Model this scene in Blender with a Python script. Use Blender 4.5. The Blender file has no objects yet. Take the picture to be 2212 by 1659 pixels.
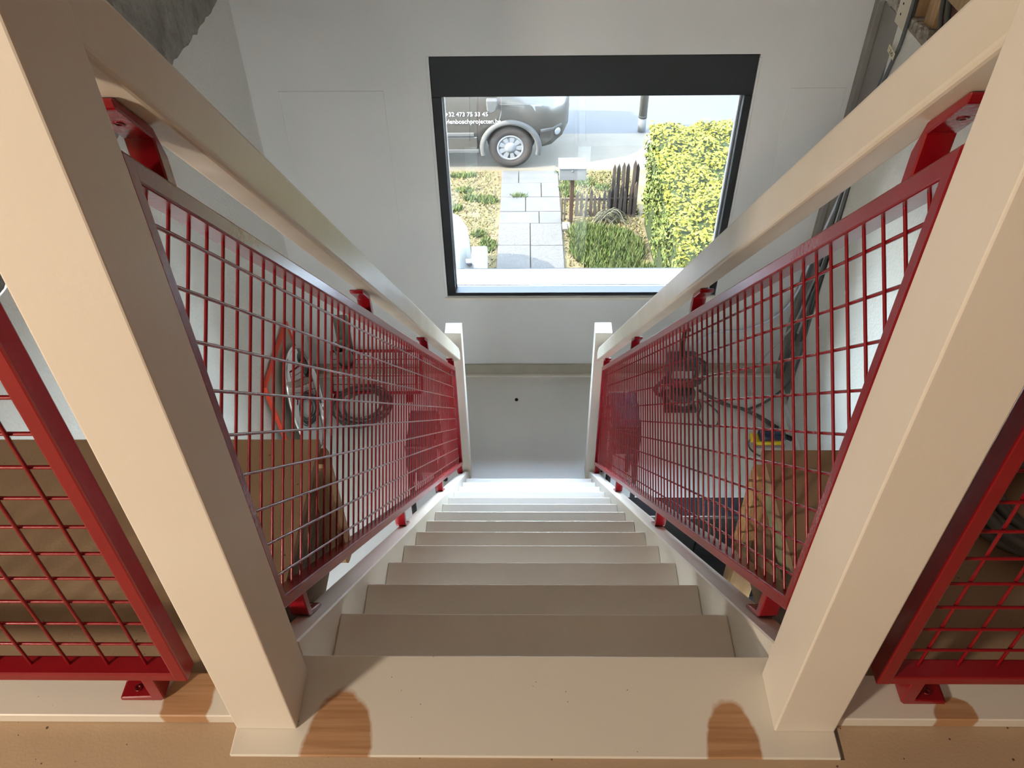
import bpy, bmesh, math, random
from mathutils import Vector, Matrix

# ------------------------------------------------------------------ camera, light, exposure
scene = bpy.context.scene
C = scene.collection
random.seed(7)

PITCH, YAW, ROLL = math.radians(-43.5001), math.radians(-1.3395), math.radians(-1.0019)
CAM = Vector((-0.0117, -0.6102, 1.3401))
fwd = Vector((math.sin(YAW) * math.cos(PITCH), math.cos(YAW) * math.cos(PITCH), math.sin(PITCH)))
rgt = Vector((math.cos(YAW), -math.sin(YAW), 0))
upv = rgt.cross(fwd)
r2 = math.cos(ROLL) * rgt + math.sin(ROLL) * upv
u2 = -math.sin(ROLL) * rgt + math.cos(ROLL) * upv
cam_data = bpy.data.cameras.new('camera')
cam = bpy.data.objects.new('camera', cam_data)
C.objects.link(cam)
cam.matrix_world = Matrix(((r2.x, u2.x, -fwd.x, CAM.x), (r2.y, u2.y, -fwd.y, CAM.y), (r2.z, u2.z, -fwd.z, CAM.z), (0, 0, 0, 1)))
cam_data.sensor_width = 36.0
cam_data.lens = 1850.0 / 2212.0 * 36.0
cam_data.clip_start = 0.02
scene.camera = cam

world = bpy.data.worlds.new('sky')
scene.world = world
world.use_nodes = True
wn = world.node_tree.nodes
bg = wn['Background']
sky = wn.new('ShaderNodeTexSky')
sky.sky_type = 'NISHITA'
sky.sun_disc = False
sky.sun_elevation = math.radians(38)
sky.sun_rotation = math.radians(-100)
sky.air_density = 1.0
sky.dust_density = 1.5
haze = wn.new('ShaderNodeMix')          # bright hazy summer sky: the clear sky veiled by even white haze
haze.data_type = 'RGBA'
haze.inputs[0].default_value = 0.72
haze.inputs[7].default_value = (1.46, 1.70, 2.02, 1)
world.node_tree.links.new(sky.outputs[0], haze.inputs[6])
world.node_tree.links.new(haze.outputs[2], bg.inputs[0])
bg.inputs[1].default_value = 21.0

sun_data = bpy.data.lights.new('sun', 'SUN')
sun_data.energy = 76.0
sun_data.angle = math.radians(0.6)
sun_data.color = (1.0, 0.92, 0.78)
sun = bpy.data.objects.new('sun', sun_data)
C.objects.link(sun)
sun.rotation_euler = Vector((-0.75, -0.22, 0.62)).to_track_quat('Z', 'Y').to_euler()

scene.view_settings.view_transform = 'Standard'
scene.view_settings.look = 'None'
scene.view_settings.gamma = 1.0
scene.view_settings.use_curve_mapping = False
scene.view_settings.exposure = 0.0
scene.cycles.max_bounces = 10
scene.cycles.diffuse_bounces = 5
scene.cycles.glossy_bounces = 4
scene.cycles.transparent_max_bounces = 12
scene.cycles.use_denoising = True
scene.cycles.caustics_reflective = False
scene.cycles.caustics_refractive = False

def area_light(name, loc, aim, size, energy, color, parent=None, size_y=None, spread=180):
    d = bpy.data.lights.new(name, 'AREA')
    d.energy = energy
    d.color = color
    if size_y:
        d.shape = 'RECTANGLE'; d.size = size; d.size_y = size_y
    else:
        d.shape = 'DISK'; d.size = size
    d.spread = math.radians(spread)
    o = bpy.data.objects.new(name, d)
    C.objects.link(o)
    o.location = loc
    o.rotation_euler = (Vector(loc) - Vector(aim)).to_track_quat('Z', 'Y').to_euler()
    if parent: o.parent = parent
    return o

LAMP = (-2.60, -2.15, 1.62)      # warm lamp upstairs, left behind the photographer
area_light('upstairs_lamp_light', (LAMP[0], LAMP[1], LAMP[2] - 0.04), (0.3, 0.6, 0.0), 0.30, 106, (1.0, 0.85, 0.68))
FILL_PANELS = ((1.12, -0.10, -0.43, 30), (-1.02, -0.10, -0.43, 85))      # two cool fill panels added unseen under the landing
for x_, y_, z_, e_ in FILL_PANELS:
    area_light('fill_panel_glow', (x_, y_, z_ - 0.016), (x_, y_ + 0.25, -3.0), 1.0, e_, (0.86, 0.94, 1.0), size_y=1.0)

# ------------------------------------------------------------------ materials
def nset(n, key, v):
    if key in n.inputs: n.inputs[key].default_value = v

def mat(name, color, rough=0.5, metal=0.0, spec=0.5, coat=0.0, coat_rough=0.1, var=None, vscale=4.0, vdetail=4.0,
        bump=0.0, bscale=60.0, bdetail=3.0, stretch=None, specks=None, emit=None, trans=0.0, ior=1.5, bdist=0.01, vlo=0.35, vhi=0.65):
    m = bpy.data.materials.new(name)
    m.use_nodes = True
    nt = m.node_tree; N = nt.nodes; L = nt.links
    p = N['Principled BSDF']
    p.inputs['Base Color'].default_value = (*color, 1)
    p.inputs['Roughness'].default_value = rough
    p.inputs['Metallic'].default_value = metal
    nset(p, 'Specular IOR Level', spec)
    nset(p, 'Coat Weight', coat); nset(p, 'Coat Roughness', coat_rough)
    nset(p, 'Transmission Weight', trans); nset(p, 'IOR', ior)
    tc = N.new('ShaderNodeTexCoord')
    src = tc.outputs['Object']
    if stretch:
        mp = N.new('ShaderNodeMapping'); mp.inputs['Scale'].default_value = stretch
        L.new(src, mp.inputs[0]); src = mp.outputs[0]
    col = None
    if var:
        nz = N.new('ShaderNodeTexNoise'); nz.inputs['Scale'].default_value = vscale; nz.inputs['Detail'].default_value = vdetail
        L.new(src, nz.inputs['Vector'])
        rp = N.new('ShaderNodeValToRGB')
        rp.color_ramp.elements[0].position = vlo; rp.color_ramp.elements[1].position = vhi
        rp.color_ramp.elements[0].color = (*color, 1); rp.color_ramp.elements[1].color = (*var, 1)
        L.new(nz.outputs['Fac'], rp.inputs[0])
        col = rp.outputs[0]
    if specks:
        scol, sscale, thr = specks
        vo = N.new('ShaderNodeTexVoronoi'); vo.inputs['Scale'].default_value = sscale
        L.new(tc.outputs['Object'], vo.inputs['Vector'])
        n2 = N.new('ShaderNodeTexNoise'); n2.inputs['Scale'].default_value = sscale * 0.35
        L.new(tc.outputs['Object'], n2.inputs['Vector'])
        ad = N.new('ShaderNodeMath'); ad.operation = 'MULTIPLY_ADD'; ad.inputs[1].default_value = 0.35
        L.new(n2.outputs['Fac'], ad.inputs[0]); L.new(vo.outputs['Distance'], ad.inputs[2])
        lt = N.new('ShaderNodeMath'); lt.operation = 'LESS_THAN'; lt.inputs[1].default_value = thr
        L.new(ad.outputs[0], lt.inputs[0])
        mx = N.new('ShaderNodeMix'); mx.data_type = 'RGBA'
        L.new(lt.outputs[0], mx.inputs[0])
        if col: L.new(col, mx.inputs[6])
        else: mx.inputs[6].default_value = (*color, 1)
        mx.inputs[7].default_value = (*scol, 1)
        col = mx.outputs[2]
    if col: L.new(col, p.inputs['Base Color'])
    if bump:
        bz = N.new('ShaderNodeTexNoise'); bz.inputs['Scale'].default_value = bscale; bz.inputs['Detail'].default_value = bdetail
        L.new(src, bz.inputs['Vector'])
        b = N.new('ShaderNodeBump'); b.inputs['Strength'].default_value = bump; b.inputs['Distance'].default_value = bdist
        L.new(bz.outputs['Fac'], b.inputs['Height']); L.new(b.outputs[0], p.inputs['Normal'])
    if emit:
        p.inputs['Emission Color'].default_value = (*emit[:3], 1); p.inputs['Emission Strength'].default_value = emit[3]
    return m

M = {}
M['white'] = mat('white_paint', (0.76, 0.71, 0.63), 0.42, var=(0.73, 0.675, 0.59), vscale=3, bump=0.04, bscale=90, ior=1.6)
M['rail'] = mat('rail_paint', (0.75, 0.70, 0.61), 0.36, var=(0.69, 0.62, 0.49), vscale=5, stretch=(2, 1, 1), bump=0.05, bscale=40)
M['red'] = mat('red_paint', (0.25, 0.005, 0.010), 0.26, coat=0.12, coat_rough=0.15, var=(0.225, 0.004, 0.009), vscale=9, bump=0.03, bscale=120)
M['screw'] = mat('dark_red_steel', (0.16, 0.01, 0.012), 0.3, metal=0.6)
M['wall'] = mat('wall_plaster', (0.74, 0.735, 0.72), 0.62, var=(0.69, 0.69, 0.68), vscale=1.6, bump=0.10, bscale=26, bdetail=5)
M['stucco'] = mat('stippled_plaster', (0.78, 0.78, 0.74), 0.6, var=(0.74, 0.735, 0.69), vscale=2, bump=0.45, bscale=75, bdetail=4)
M['cream'] = mat('cream_plaster', (0.76, 0.745, 0.69), 0.65, var=(0.70, 0.68, 0.61), vscale=1.5, bump=0.45, bscale=70, bdetail=4)
M['concrete'] = mat('raw_concrete', (0.30, 0.285, 0.25), 0.85, var=(0.19, 0.18, 0.155), vscale=7, vdetail=8, bump=0.8, bscale=22, bdetail=7, bdist=0.03)
M['grey_render'] = mat('grey_render', (0.27, 0.255, 0.235), 0.8, var=(0.22, 0.20, 0.18), vscale=3, bump=0.2, bscale=30)
M['brick'] = mat('old_brick', (0.21, 0.085, 0.065), 0.85, var=(0.13, 0.05, 0.04), vscale=14, bump=0.5, bscale=40)
M['mortar'] = mat('crumbling_mortar', (0.46, 0.43, 0.37), 0.9, var=(0.28, 0.26, 0.22), vscale=30, bump=0.8, bscale=50)
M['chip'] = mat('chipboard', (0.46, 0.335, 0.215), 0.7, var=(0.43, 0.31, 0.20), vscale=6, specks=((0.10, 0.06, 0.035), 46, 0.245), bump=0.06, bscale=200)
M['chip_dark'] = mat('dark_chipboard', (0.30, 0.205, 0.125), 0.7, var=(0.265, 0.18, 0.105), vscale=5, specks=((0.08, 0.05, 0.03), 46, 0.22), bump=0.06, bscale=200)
M['timber'] = mat('raw_timber', (0.20, 0.12, 0.055), 0.75, var=(0.10, 0.055, 0.025), vscale=3, vdetail=6, stretch=(14, 1.2, 14), bump=0.3, bscale=20)
M['timber_pale'] = mat('pale_timber', (0.46, 0.30, 0.15), 0.7, var=(0.36, 0.22, 0.10), vscale=3, stretch=(10, 10, 1.2), bump=0.1, bscale=30)
M['timber_white'] = mat('whitewashed_timber', (0.66, 0.60, 0.48), 0.7, specks=((0.2, 0.14, 0.08), 25, 0.16))
M['moss'] = mat('green_stain', (0.15, 0.19, 0.10), 0.85, var=(0.24, 0.27, 0.16), vscale=8, stretch=(1, 3, 3))
M['tile'] = mat('pale_floor', (0.80, 0.785, 0.74), 0.24, ior=2.1, var=(0.73, 0.715, 0.675), vscale=1.4, vdetail=6, bump=0.02, bscale=20)
M['taupe'] = mat('taupe_board', (0.40, 0.36, 0.285), 0.6, var=(0.35, 0.31, 0.245), vscale=5)
M['black'] = mat('black_frame', (0.008, 0.008, 0.009), 0.5, spec=0.35)
M['blackgloss'] = mat('black_gloss', (0.010, 0.011, 0.016), 0.12, coat=0.4)
M['alu'] = mat('grey_aluminium', (0.42, 0.43, 0.44), 0.35, metal=0.7)
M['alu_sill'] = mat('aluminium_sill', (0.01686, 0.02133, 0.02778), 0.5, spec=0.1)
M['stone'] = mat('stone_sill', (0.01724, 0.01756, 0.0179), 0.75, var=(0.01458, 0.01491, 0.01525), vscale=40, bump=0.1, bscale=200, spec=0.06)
M['cable'] = mat('grey_cable', (0.085, 0.088, 0.085), 0.5)
M['cable_lt'] = mat('light_grey_cable', (0.45, 0.46, 0.46), 0.5)
M['cable_white'] = mat('white_cable', (0.66, 0.74, 0.84), 0.45)
M['label'] = mat('cream_label', (0.68, 0.63, 0.42), 0.6)
M['ink'] = mat('black_ink', (0.015, 0.015, 0.015), 0.6)
M['chrome'] = mat('chrome', (0.85, 0.86, 0.87), 0.08, metal=1.0)
M['mirror'] = mat('mirror_glass', (0.86, 0.88, 0.87), 0.01, metal=1.0)
M['redorange'] = mat('orange_red_edge', (0.62, 0.055, 0.02), 0.4)
M['beige'] = mat('beige_panel', (0.36, 0.315, 0.235), 0.6)
M['machine'] = mat('dark_grey_machine', (0.035, 0.036, 0.038), 0.4, var=(0.05, 0.05, 0.052), vscale=6)
M['machine_red'] = mat('dull_red_plastic', (0.16, 0.015, 0.02), 0.4)
M['machine_silver'] = mat('silver_plastic', (0.36, 0.36, 0.36), 0.35, metal=0.4)
M['yellow'] = mat('yellow_plastic', (0.75, 0.55, 0.02), 0.4)
M['navy'] = mat('dark_blue_plastic', (0.03, 0.04, 0.075), 0.4)
M['pvc'] = mat('grey_pipe', (0.20, 0.20, 0.17), 0.55, var=(0.12, 0.125, 0.10), vscale=12)
M['lampshade'] = mat('lamp_white', (0.8, 0.8, 0.8), 0.5)
M['fill_face'] = mat('fill_panel_face', (0.9, 0.9, 0.9), 0.4, emit=(0.92, 0.96, 1.0, 3.0))  # glowing face of the added fill panels
M['bulb'] = mat('warm_bulb', (0.9, 0.8, 0.6), 0.4, emit=(1.0, 0.75, 0.45, 4.0))
# outdoors: colours set far darker than the real things to offset the bright sky
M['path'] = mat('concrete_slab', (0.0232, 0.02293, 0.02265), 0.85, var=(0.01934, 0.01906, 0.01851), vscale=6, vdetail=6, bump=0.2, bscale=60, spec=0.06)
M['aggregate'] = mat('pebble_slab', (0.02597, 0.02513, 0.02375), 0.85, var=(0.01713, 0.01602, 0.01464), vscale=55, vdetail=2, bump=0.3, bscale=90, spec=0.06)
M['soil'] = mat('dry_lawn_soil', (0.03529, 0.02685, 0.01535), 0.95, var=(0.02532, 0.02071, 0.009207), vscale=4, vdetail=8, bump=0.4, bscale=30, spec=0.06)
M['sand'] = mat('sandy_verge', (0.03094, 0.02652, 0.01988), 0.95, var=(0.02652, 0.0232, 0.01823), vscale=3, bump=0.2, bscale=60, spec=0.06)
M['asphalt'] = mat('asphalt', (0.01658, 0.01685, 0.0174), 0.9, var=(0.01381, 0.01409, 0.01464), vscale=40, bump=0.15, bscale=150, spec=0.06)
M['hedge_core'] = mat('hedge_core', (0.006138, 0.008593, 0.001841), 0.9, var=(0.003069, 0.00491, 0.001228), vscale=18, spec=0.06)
def leafmat(name, a, b, c):
    m = bpy.data.materials.new(name); m.use_nodes = True
    N = m.node_tree.nodes; L = m.node_tree.links; p = N['Principled BSDF']
    g = N.new('ShaderNodeNewGeometry'); r = N.new('ShaderNodeValToRGB')
    r.color_ramp.elements[0].color = (*a, 1); r.color_ramp.elements[1].color = (*c, 1)
    e = r.color_ramp.elements.new(0.5); e.color = (*b, 1)
    L.new(g.outputs['Random Per Island'], r.inputs[0]); L.new(r.outputs[0], p.inputs['Base Color'])
    p.inputs['Roughness'].default_value = 0.7
    nset(p, 'Specular IOR Level', 0.05)
    return m
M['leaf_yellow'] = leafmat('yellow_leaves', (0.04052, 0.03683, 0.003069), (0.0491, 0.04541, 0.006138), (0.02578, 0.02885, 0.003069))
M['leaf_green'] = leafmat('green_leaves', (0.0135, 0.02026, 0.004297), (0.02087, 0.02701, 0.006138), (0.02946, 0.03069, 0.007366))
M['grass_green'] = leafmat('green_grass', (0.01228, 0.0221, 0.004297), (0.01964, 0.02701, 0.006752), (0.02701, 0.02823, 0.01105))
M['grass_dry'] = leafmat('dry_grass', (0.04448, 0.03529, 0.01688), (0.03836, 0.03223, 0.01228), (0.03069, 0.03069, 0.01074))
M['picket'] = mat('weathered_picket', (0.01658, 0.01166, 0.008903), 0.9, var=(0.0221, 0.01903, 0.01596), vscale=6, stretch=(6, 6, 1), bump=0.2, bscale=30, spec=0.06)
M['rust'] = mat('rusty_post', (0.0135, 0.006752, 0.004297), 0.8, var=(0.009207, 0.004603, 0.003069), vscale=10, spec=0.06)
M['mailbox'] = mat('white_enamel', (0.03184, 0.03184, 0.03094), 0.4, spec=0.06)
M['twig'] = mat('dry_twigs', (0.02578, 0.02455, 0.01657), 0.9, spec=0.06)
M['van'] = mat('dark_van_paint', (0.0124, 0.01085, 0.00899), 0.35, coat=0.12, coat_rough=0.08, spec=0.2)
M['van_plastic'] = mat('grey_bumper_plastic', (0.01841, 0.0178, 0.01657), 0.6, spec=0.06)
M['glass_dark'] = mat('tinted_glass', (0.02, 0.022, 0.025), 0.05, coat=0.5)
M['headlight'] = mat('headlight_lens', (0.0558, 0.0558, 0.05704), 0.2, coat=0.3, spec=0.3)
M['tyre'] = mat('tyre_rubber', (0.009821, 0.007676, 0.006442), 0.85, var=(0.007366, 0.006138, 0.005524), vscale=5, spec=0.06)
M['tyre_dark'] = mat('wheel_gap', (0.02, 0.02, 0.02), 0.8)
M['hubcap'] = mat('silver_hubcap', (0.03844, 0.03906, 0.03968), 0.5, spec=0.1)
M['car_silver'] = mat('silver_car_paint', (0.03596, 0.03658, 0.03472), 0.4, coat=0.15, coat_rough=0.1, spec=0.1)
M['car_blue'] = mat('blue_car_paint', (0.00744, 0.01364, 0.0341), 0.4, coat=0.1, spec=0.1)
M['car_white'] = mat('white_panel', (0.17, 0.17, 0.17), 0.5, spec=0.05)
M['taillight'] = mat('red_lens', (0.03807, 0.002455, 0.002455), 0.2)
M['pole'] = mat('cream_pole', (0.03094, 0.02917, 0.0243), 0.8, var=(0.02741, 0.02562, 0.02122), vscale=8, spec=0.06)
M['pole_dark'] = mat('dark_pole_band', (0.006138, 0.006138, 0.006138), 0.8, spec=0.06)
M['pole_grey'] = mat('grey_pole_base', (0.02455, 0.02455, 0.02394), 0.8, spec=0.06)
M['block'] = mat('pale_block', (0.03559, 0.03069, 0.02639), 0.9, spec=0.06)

# window pane: clear glass with a Fresnel reflection
gm = bpy.data.materials.new('window_glass'); gm.use_nodes = True
N = gm.node_tree.nodes; L = gm.node_tree.links
for n in list(N): N.remove(n)
o_ = N.new('ShaderNodeOutputMaterial'); mx = N.new('ShaderNodeMixShader'); tr = N.new('ShaderNodeBsdfTransparent')
gl = N.new('ShaderNodeBsdfGlossy'); fr = N.new('ShaderNodeFresnel')
tr.inputs[0].default_value = (0.96, 0.98, 0.97, 1); gl.inputs['Roughness'].default_value = 0.0
fr.inputs['IOR'].default_value = 1.5
L.new(fr.outputs[0], mx.inputs[0]); L.new(tr.outputs[0], mx.inputs[1]); L.new(gl.outputs[0], mx.inputs[2]); L.new(mx.outputs[0], o_.inputs[0])
M['glass'] = gm

def patched_white(name, patches, grain_axis):
    """white paint worn through to bare beech in soft-edged ellipses: patches = (cx, cy, rx, ry) in metres"""
    m = bpy.data.materials.new(name); m.use_nodes = True
    N = m.node_tree.nodes; L = m.node_tree.links; p = N['Principled BSDF']
    tc = N.new('ShaderNodeTexCoord')
    sx = N.new('ShaderNodeSeparateXYZ'); L.new(tc.outputs['Object'], sx.inputs[0])
    nz = N.new('ShaderNodeTexNoise'); nz.inputs['Scale'].default_value = 28; nz.inputs['Detail'].default_value = 5
    L.new(tc.outputs['Object'], nz.inputs['Vector'])
    def mth(op, a, b=None):
        n = N.new('ShaderNodeMath'); n.operation = op
        for i, v in enumerate((a, b)):
            if v is None: continue
            if isinstance(v, (int, float)): n.inputs[i].default_value = v
            else: L.new(v, n.inputs[i])
        return n.outputs[0]
    total = None
    for cx, cy, rx, ry in patches:
        dx = mth('DIVIDE', mth('SUBTRACT', sx.outputs[0], cx), rx)
        dy = mth('DIVIDE', mth('SUBTRACT', sx.outputs[1], cy), ry)
        d = mth('SQRT', mth('ADD', mth('MULTIPLY', dx, dx), mth('MULTIPLY', dy, dy)))
        d = mth('ADD', d, mth('MULTIPLY', mth('SUBTRACT', nz.outputs['Fac'], 0.5), 0.30))
        total = d if total is None else mth('MINIMUM', total, d)
    rp = N.new('ShaderNodeValToRGB'); rp.color_ramp.elements[0].position = 0.90; rp.color_ramp.elements[1].position = 1.06
    rp.color_ramp.elements[0].color = (1, 1, 1, 1); rp.color_ramp.elements[1].color = (0, 0, 0, 1)
    L.new(total, rp.inputs[0])
    wd = N.new('ShaderNodeTexNoise'); wd.inputs['Scale'].default_value = 5; wd.inputs['Detail'].default_value = 6
    mp = N.new('ShaderNodeMapping'); mp.inputs['Scale'].default_value = grain_axis
    L.new(tc.outputs['Object'], mp.inputs[0]); L.new(mp.outputs[0], wd.inputs['Vector'])
    wr = N.new('ShaderNodeValToRGB'); wr.color_ramp.elements[0].position = 0.35; wr.color_ramp.elements[1].position = 0.65
    wr.color_ramp.elements[0].color = (0.36, 0.185, 0.085, 1); wr.color_ramp.elements[1].color = (0.48, 0.275, 0.145, 1)
    L.new(wd.outputs['Fac'], wr.inputs[0])
    vo = N.new('ShaderNodeTexVoronoi'); vo.inputs['Scale'].default_value = 34; L.new(tc.outputs['Object'], vo.inputs['Vector'])
    lt = N.new('ShaderNodeMath'); lt.operation = 'LESS_THAN'; lt.inputs[1].default_value = 0.035; L.new(vo.outputs['Distance'], lt.inputs[0])
    m1 = N.new('ShaderNodeMix'); m1.data_type = 'RGBA'; L.new(lt.outputs[0], m1.inputs[0])
    m1.inputs[6].default_value = (0.70, 0.66, 0.58, 1); m1.inputs[7].default_value = (0.25, 0.2, 0.15, 1)
    m2 = N.new('ShaderNodeMix'); m2.data_type = 'RGBA'; L.new(rp.outputs[0], m2.inputs[0])
    L.new(m1.outputs[2], m2.inputs[6]); L.new(wr.outputs[0], m2.inputs[7])
    L.new(m2.outputs[2], p.inputs['Base Color'])
    p.inputs['Roughness'].default_value = 0.42
    return m
M['board'] = patched_white('worn_white_board', [(-0.312, -3.140, 0.058, 0.120), (0.312, -3.140, 0.046, 0.108)], (1.0, 26, 1))
M['trim_worn'] = patched_white('worn_white_trim', [(-0.560, 0.040, 0.042, 0.08), (0.665, 0.02, 0.035, 0.030)], (1.0, 26, 1))

# ------------------------------------------------------------------ mesh helpers
def bm_box(bm, lo, hi, bevel=0.0, seg=1, mtx=None):
    r = bmesh.ops.create_cube(bm, size=1.0)
    vs = r['verts']
    c = [(a + b) / 2 for a, b in zip(lo, hi)]; s = [abs(b - a) for a, b in zip(lo, hi)]
    for v in vs: v.co = Vector((v.co.x * s[0] + c[0], v.co.y * s[1] + c[1], v.co.z * s[2] + c[2]))
    if bevel > 0:
        es = list({e for v in vs for e in v.link_edges})
        rb = bmesh.ops.bevel(bm, geom=es, offset=bevel, segments=seg, profile=0.5, affect='EDGES')
        vs = list({v for f in rb['faces'] for v in f.verts} | {v for v in vs if v.is_valid})
    if mtx is not None:
        for v in vs: v.co = mtx @ v.co
    return vs

def bm_prism(bm, pts, a, b, axis='X', bevel=0.0, seg=1):
    """polygon pts in the plane normal to axis, extruded from a to b"""
    def P(u, v, t):
        return {'X': Vector((t, u, v)), 'Y': Vector((u, t, v)), 'Z': Vector((u, v, t))}[axis]
    v0 = [bm.verts.new(P(u, v, a)) for u, v in pts]; v1 = [bm.verts.new(P(u, v, b)) for u, v in pts]
    n = len(pts)
    fs = [bm.faces.new(v0), bm.faces.new(v1)]
    for i in range(n): fs.append(bm.faces.new((v0[i], v0[(i + 1) % n], v1[(i + 1) % n], v1[i])))
    bmesh.ops.recalc_face_normals(bm, faces=fs)
    if bevel > 0:
        es = list({e for f in fs for e in f.edges})
        bmesh.ops.bevel(bm, geom=es, offset=bevel, segments=seg, profile=0.5, affect='EDGES')

def bm_tube(bm, pts, r, n=8, cap=True, r_end=None):
    pts = [Vector(p) for p in pts]
    rings = []
    t0 = (pts[1] - pts[0]).normalized()
    ref = Vector((0, 0, 1)) if abs(t0.z) < 0.9 else Vector((1, 0, 0))
    nrm = t0.cross(ref).normalized()
    for i, p in enumerate(pts):
        if i == 0: t = pts[1] - pts[0]
        elif i == len(pts) - 1: t = pts[-1] - pts[-2]
        else: t = (pts[i + 1] - pts[i]).normalized() + (pts[i] - pts[i - 1]).normalized()
        t.normalize()
        nrm = (nrm - t * nrm.dot(t))
        if nrm.length < 1e-6: nrm = t.orthogonal()
        nrm.normalize()
        bn = t.cross(nrm)
        rr = r if r_end is None else r + (r_end - r) * i / (len(pts) - 1)
        rings.append([bm.verts.new(p + (nrm * math.cos(2 * math.pi * k / n) + bn * math.sin(2 * math.pi * k / n)) * rr) for k in range(n)])
    fs = []
    for a, b in zip(rings, rings[1:]):
        for k in range(n): fs.append(bm.faces.new((a[k], a[(k + 1) % n], b[(k + 1) % n], b[k])))
    if cap:
        fs.append(bm.faces.new(rings[0])); fs.append(bm.faces.new(list(reversed(rings[-1]))))
    for f in fs: f.smooth = n > 5
    bmesh.ops.recalc_face_normals(bm, faces=fs)

def bm_lathe(bm, prof, n=24, mtx=None, closed=False):
    """prof = (radius, height) pairs about Z"""
    rings = []
    for r, z in prof:
        rings.append([bm.verts.new(Vector((r * math.cos(2 * math.pi * k / n), r * math.sin(2 * math.pi * k / n), z))) for k in range(n)])
    fs = []
    pairs = list(zip(rings, rings[1:])) + ([(rings[-1], rings[0])] if closed else [])
    for a, b in pairs:
        for k in range(n): fs.append(bm.faces.new((a[k], a[(k + 1) % n], b[(k + 1) % n], b[k])))
    if not closed:
        if prof[0][0] > 1e-5: fs.append(bm.faces.new(rings[0]))
        if prof[-1][0] > 1e-5: fs.append(bm.faces.new(rings[-1]))
    bmesh.ops.recalc_face_normals(bm, faces=fs)
    if mtx is not None:
        for rg in rings:
            for v in rg: v.co = mtx @ v.co
    for f in fs: f.smooth = len(f.verts) == 4

def curve_pts(ctrl, n=8):
    """Catmull-Rom through control points"""
    P = [Vector(c) for c in ctrl]
    P = [2 * P[0] - P[1]] + P + [2 * P[-1] - P[-2]]
    out = []
    for i in range(1, len(P) - 2):
        for k in range(n):
            t = k / n
            a, b, c, d = P[i - 1], P[i], P[i + 1], P[i + 2]
            out.append(0.5 * ((2 * b) + (c - a) * t + (2 * a - 5 * b + 4 * c - d) * t * t + (3 * b - a - 3 * c + d) * t ** 3))
    out.append(P[-2].copy())
    return out

def obj(name, bm, m, parent=None, base=None):
    me = bpy.data.meshes.new(name)
    if base is not None:
        bmesh.ops.translate(bm, verts=bm.verts, vec=-Vector(base))
    bm.to_mesh(me); bm.free()
    ms = m if isinstance(m, (list, tuple)) else [m]
    for x in ms: me.materials.append(x)
    o = bpy.data.objects.new(name, me)
    C.objects.link(o)
    if base is not None: o.location = base
    if parent: o.parent = parent
    return o

def tag(o, label=None, cat=None, group=None, kind=None):
    if label: o['label'] = label
    if cat: o['category'] = cat
    if group: o['group'] = group
    if kind: o['kind'] = kind
    return o

def thing(name, label, cat, loc=(0, 0, 0), group=None):
    o = bpy.data.objects.new(name, None)
    o.empty_display_size = 0.05
    C.objects.link(o); o.location = loc
    return tag(o, label, cat, group)

class Under:
    """builds parts in world coordinates and hangs them under an Empty placed at the thing's base"""
    def __init__(s, root): s.root = root; s.off = Vector(root.location)
    def part(s, name, bm, m, parent=None, **k):
        bmesh.ops.translate(bm, verts=bm.verts, vec=-s.off)
        return obj(name, bm, m, parent or s.root)
    def share(s, name, me, loc, parent=None, mtx=None):
        o = bpy.data.objects.new(name, me); C.objects.link(o); o.parent = parent or s.root
        o.location = Vector(loc) - s.off if (parent is None or parent is s.root) else loc
        return o

def struct(name, bm, m, label=None, parent=None):
    o = obj(name, bm, m, parent)
    if parent is None: o['kind'] = 'structure'
    if label: o['label'] = label
    return o

def B(lo, hi, bevel=0.0, seg=1):
    bm = bmesh.new(); bm_box(bm, lo, hi, bevel, seg); return bm
def PR(pts, a, b, axis='X', bevel=0.0, seg=1):
    bm = bmesh.new(); bm_prism(bm, pts, a, b, axis, bevel, seg); return bm
def TB(pts, r, n=8, **k):
    bm = bmesh.new(); bm_tube(bm, pts, r, n, **k); return bm

# ------------------------------------------------------------------ dimensions (metres), z = 0 is the landing
G, R_ = 0.2148, 0.2184          # going and rise of a step
Y0 = 0.1294                     # front edge of the landing board
S_ = R_ / G
FZ = -3.057                     # lower floor
WY = 4.131                      # window wall
XL, XR = -1.611, 1.850          # side walls
TL, TR = -0.397, 0.400          # ends of the treads
PL, PR_ = -0.380, 0.380         # inner faces of the upper newel posts
PW = 0.0975
def hz(y, h): return -(y - Y0) * S_ + h

# ------------------------------------------------------------------ the setting
bm = bmesh.new()
bm_box(bm, (XL, -3.2, FZ - 0.12), (XR + 0.3, WY, FZ))
fl = struct('floor', bm, M['tile'], 'pale smooth ground floor below the stairs')
# window wall with its opening
WX0, WX1, WZ0, WZ1 = -0.563, 1.297, -2.320, -0.628
bm = bmesh.new()
for lo, hi in (((XL - 0.3, WY, FZ - 0.12), (WX0, WY + 0.32, 2.45)), ((WX1, WY, FZ - 0.12), (XR + 0.4, WY + 0.32, 2.45)),
               ((WX0, WY, FZ - 0.12), (WX1, WY + 0.32, WZ0)), ((WX0, WY, WZ1), (WX1, WY + 0.32, 2.45))):
    bm_box(bm, lo, hi)
struct('wall_front', bm, M['wall'], 'white plastered wall around the wide window')
bm = bmesh.new()
bm_box(bm, (XL - 0.25, -3.2, FZ), (XL, WY, -0.24))
struct('wall_left', bm, M['stucco'], 'white stippled left wall')
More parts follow.
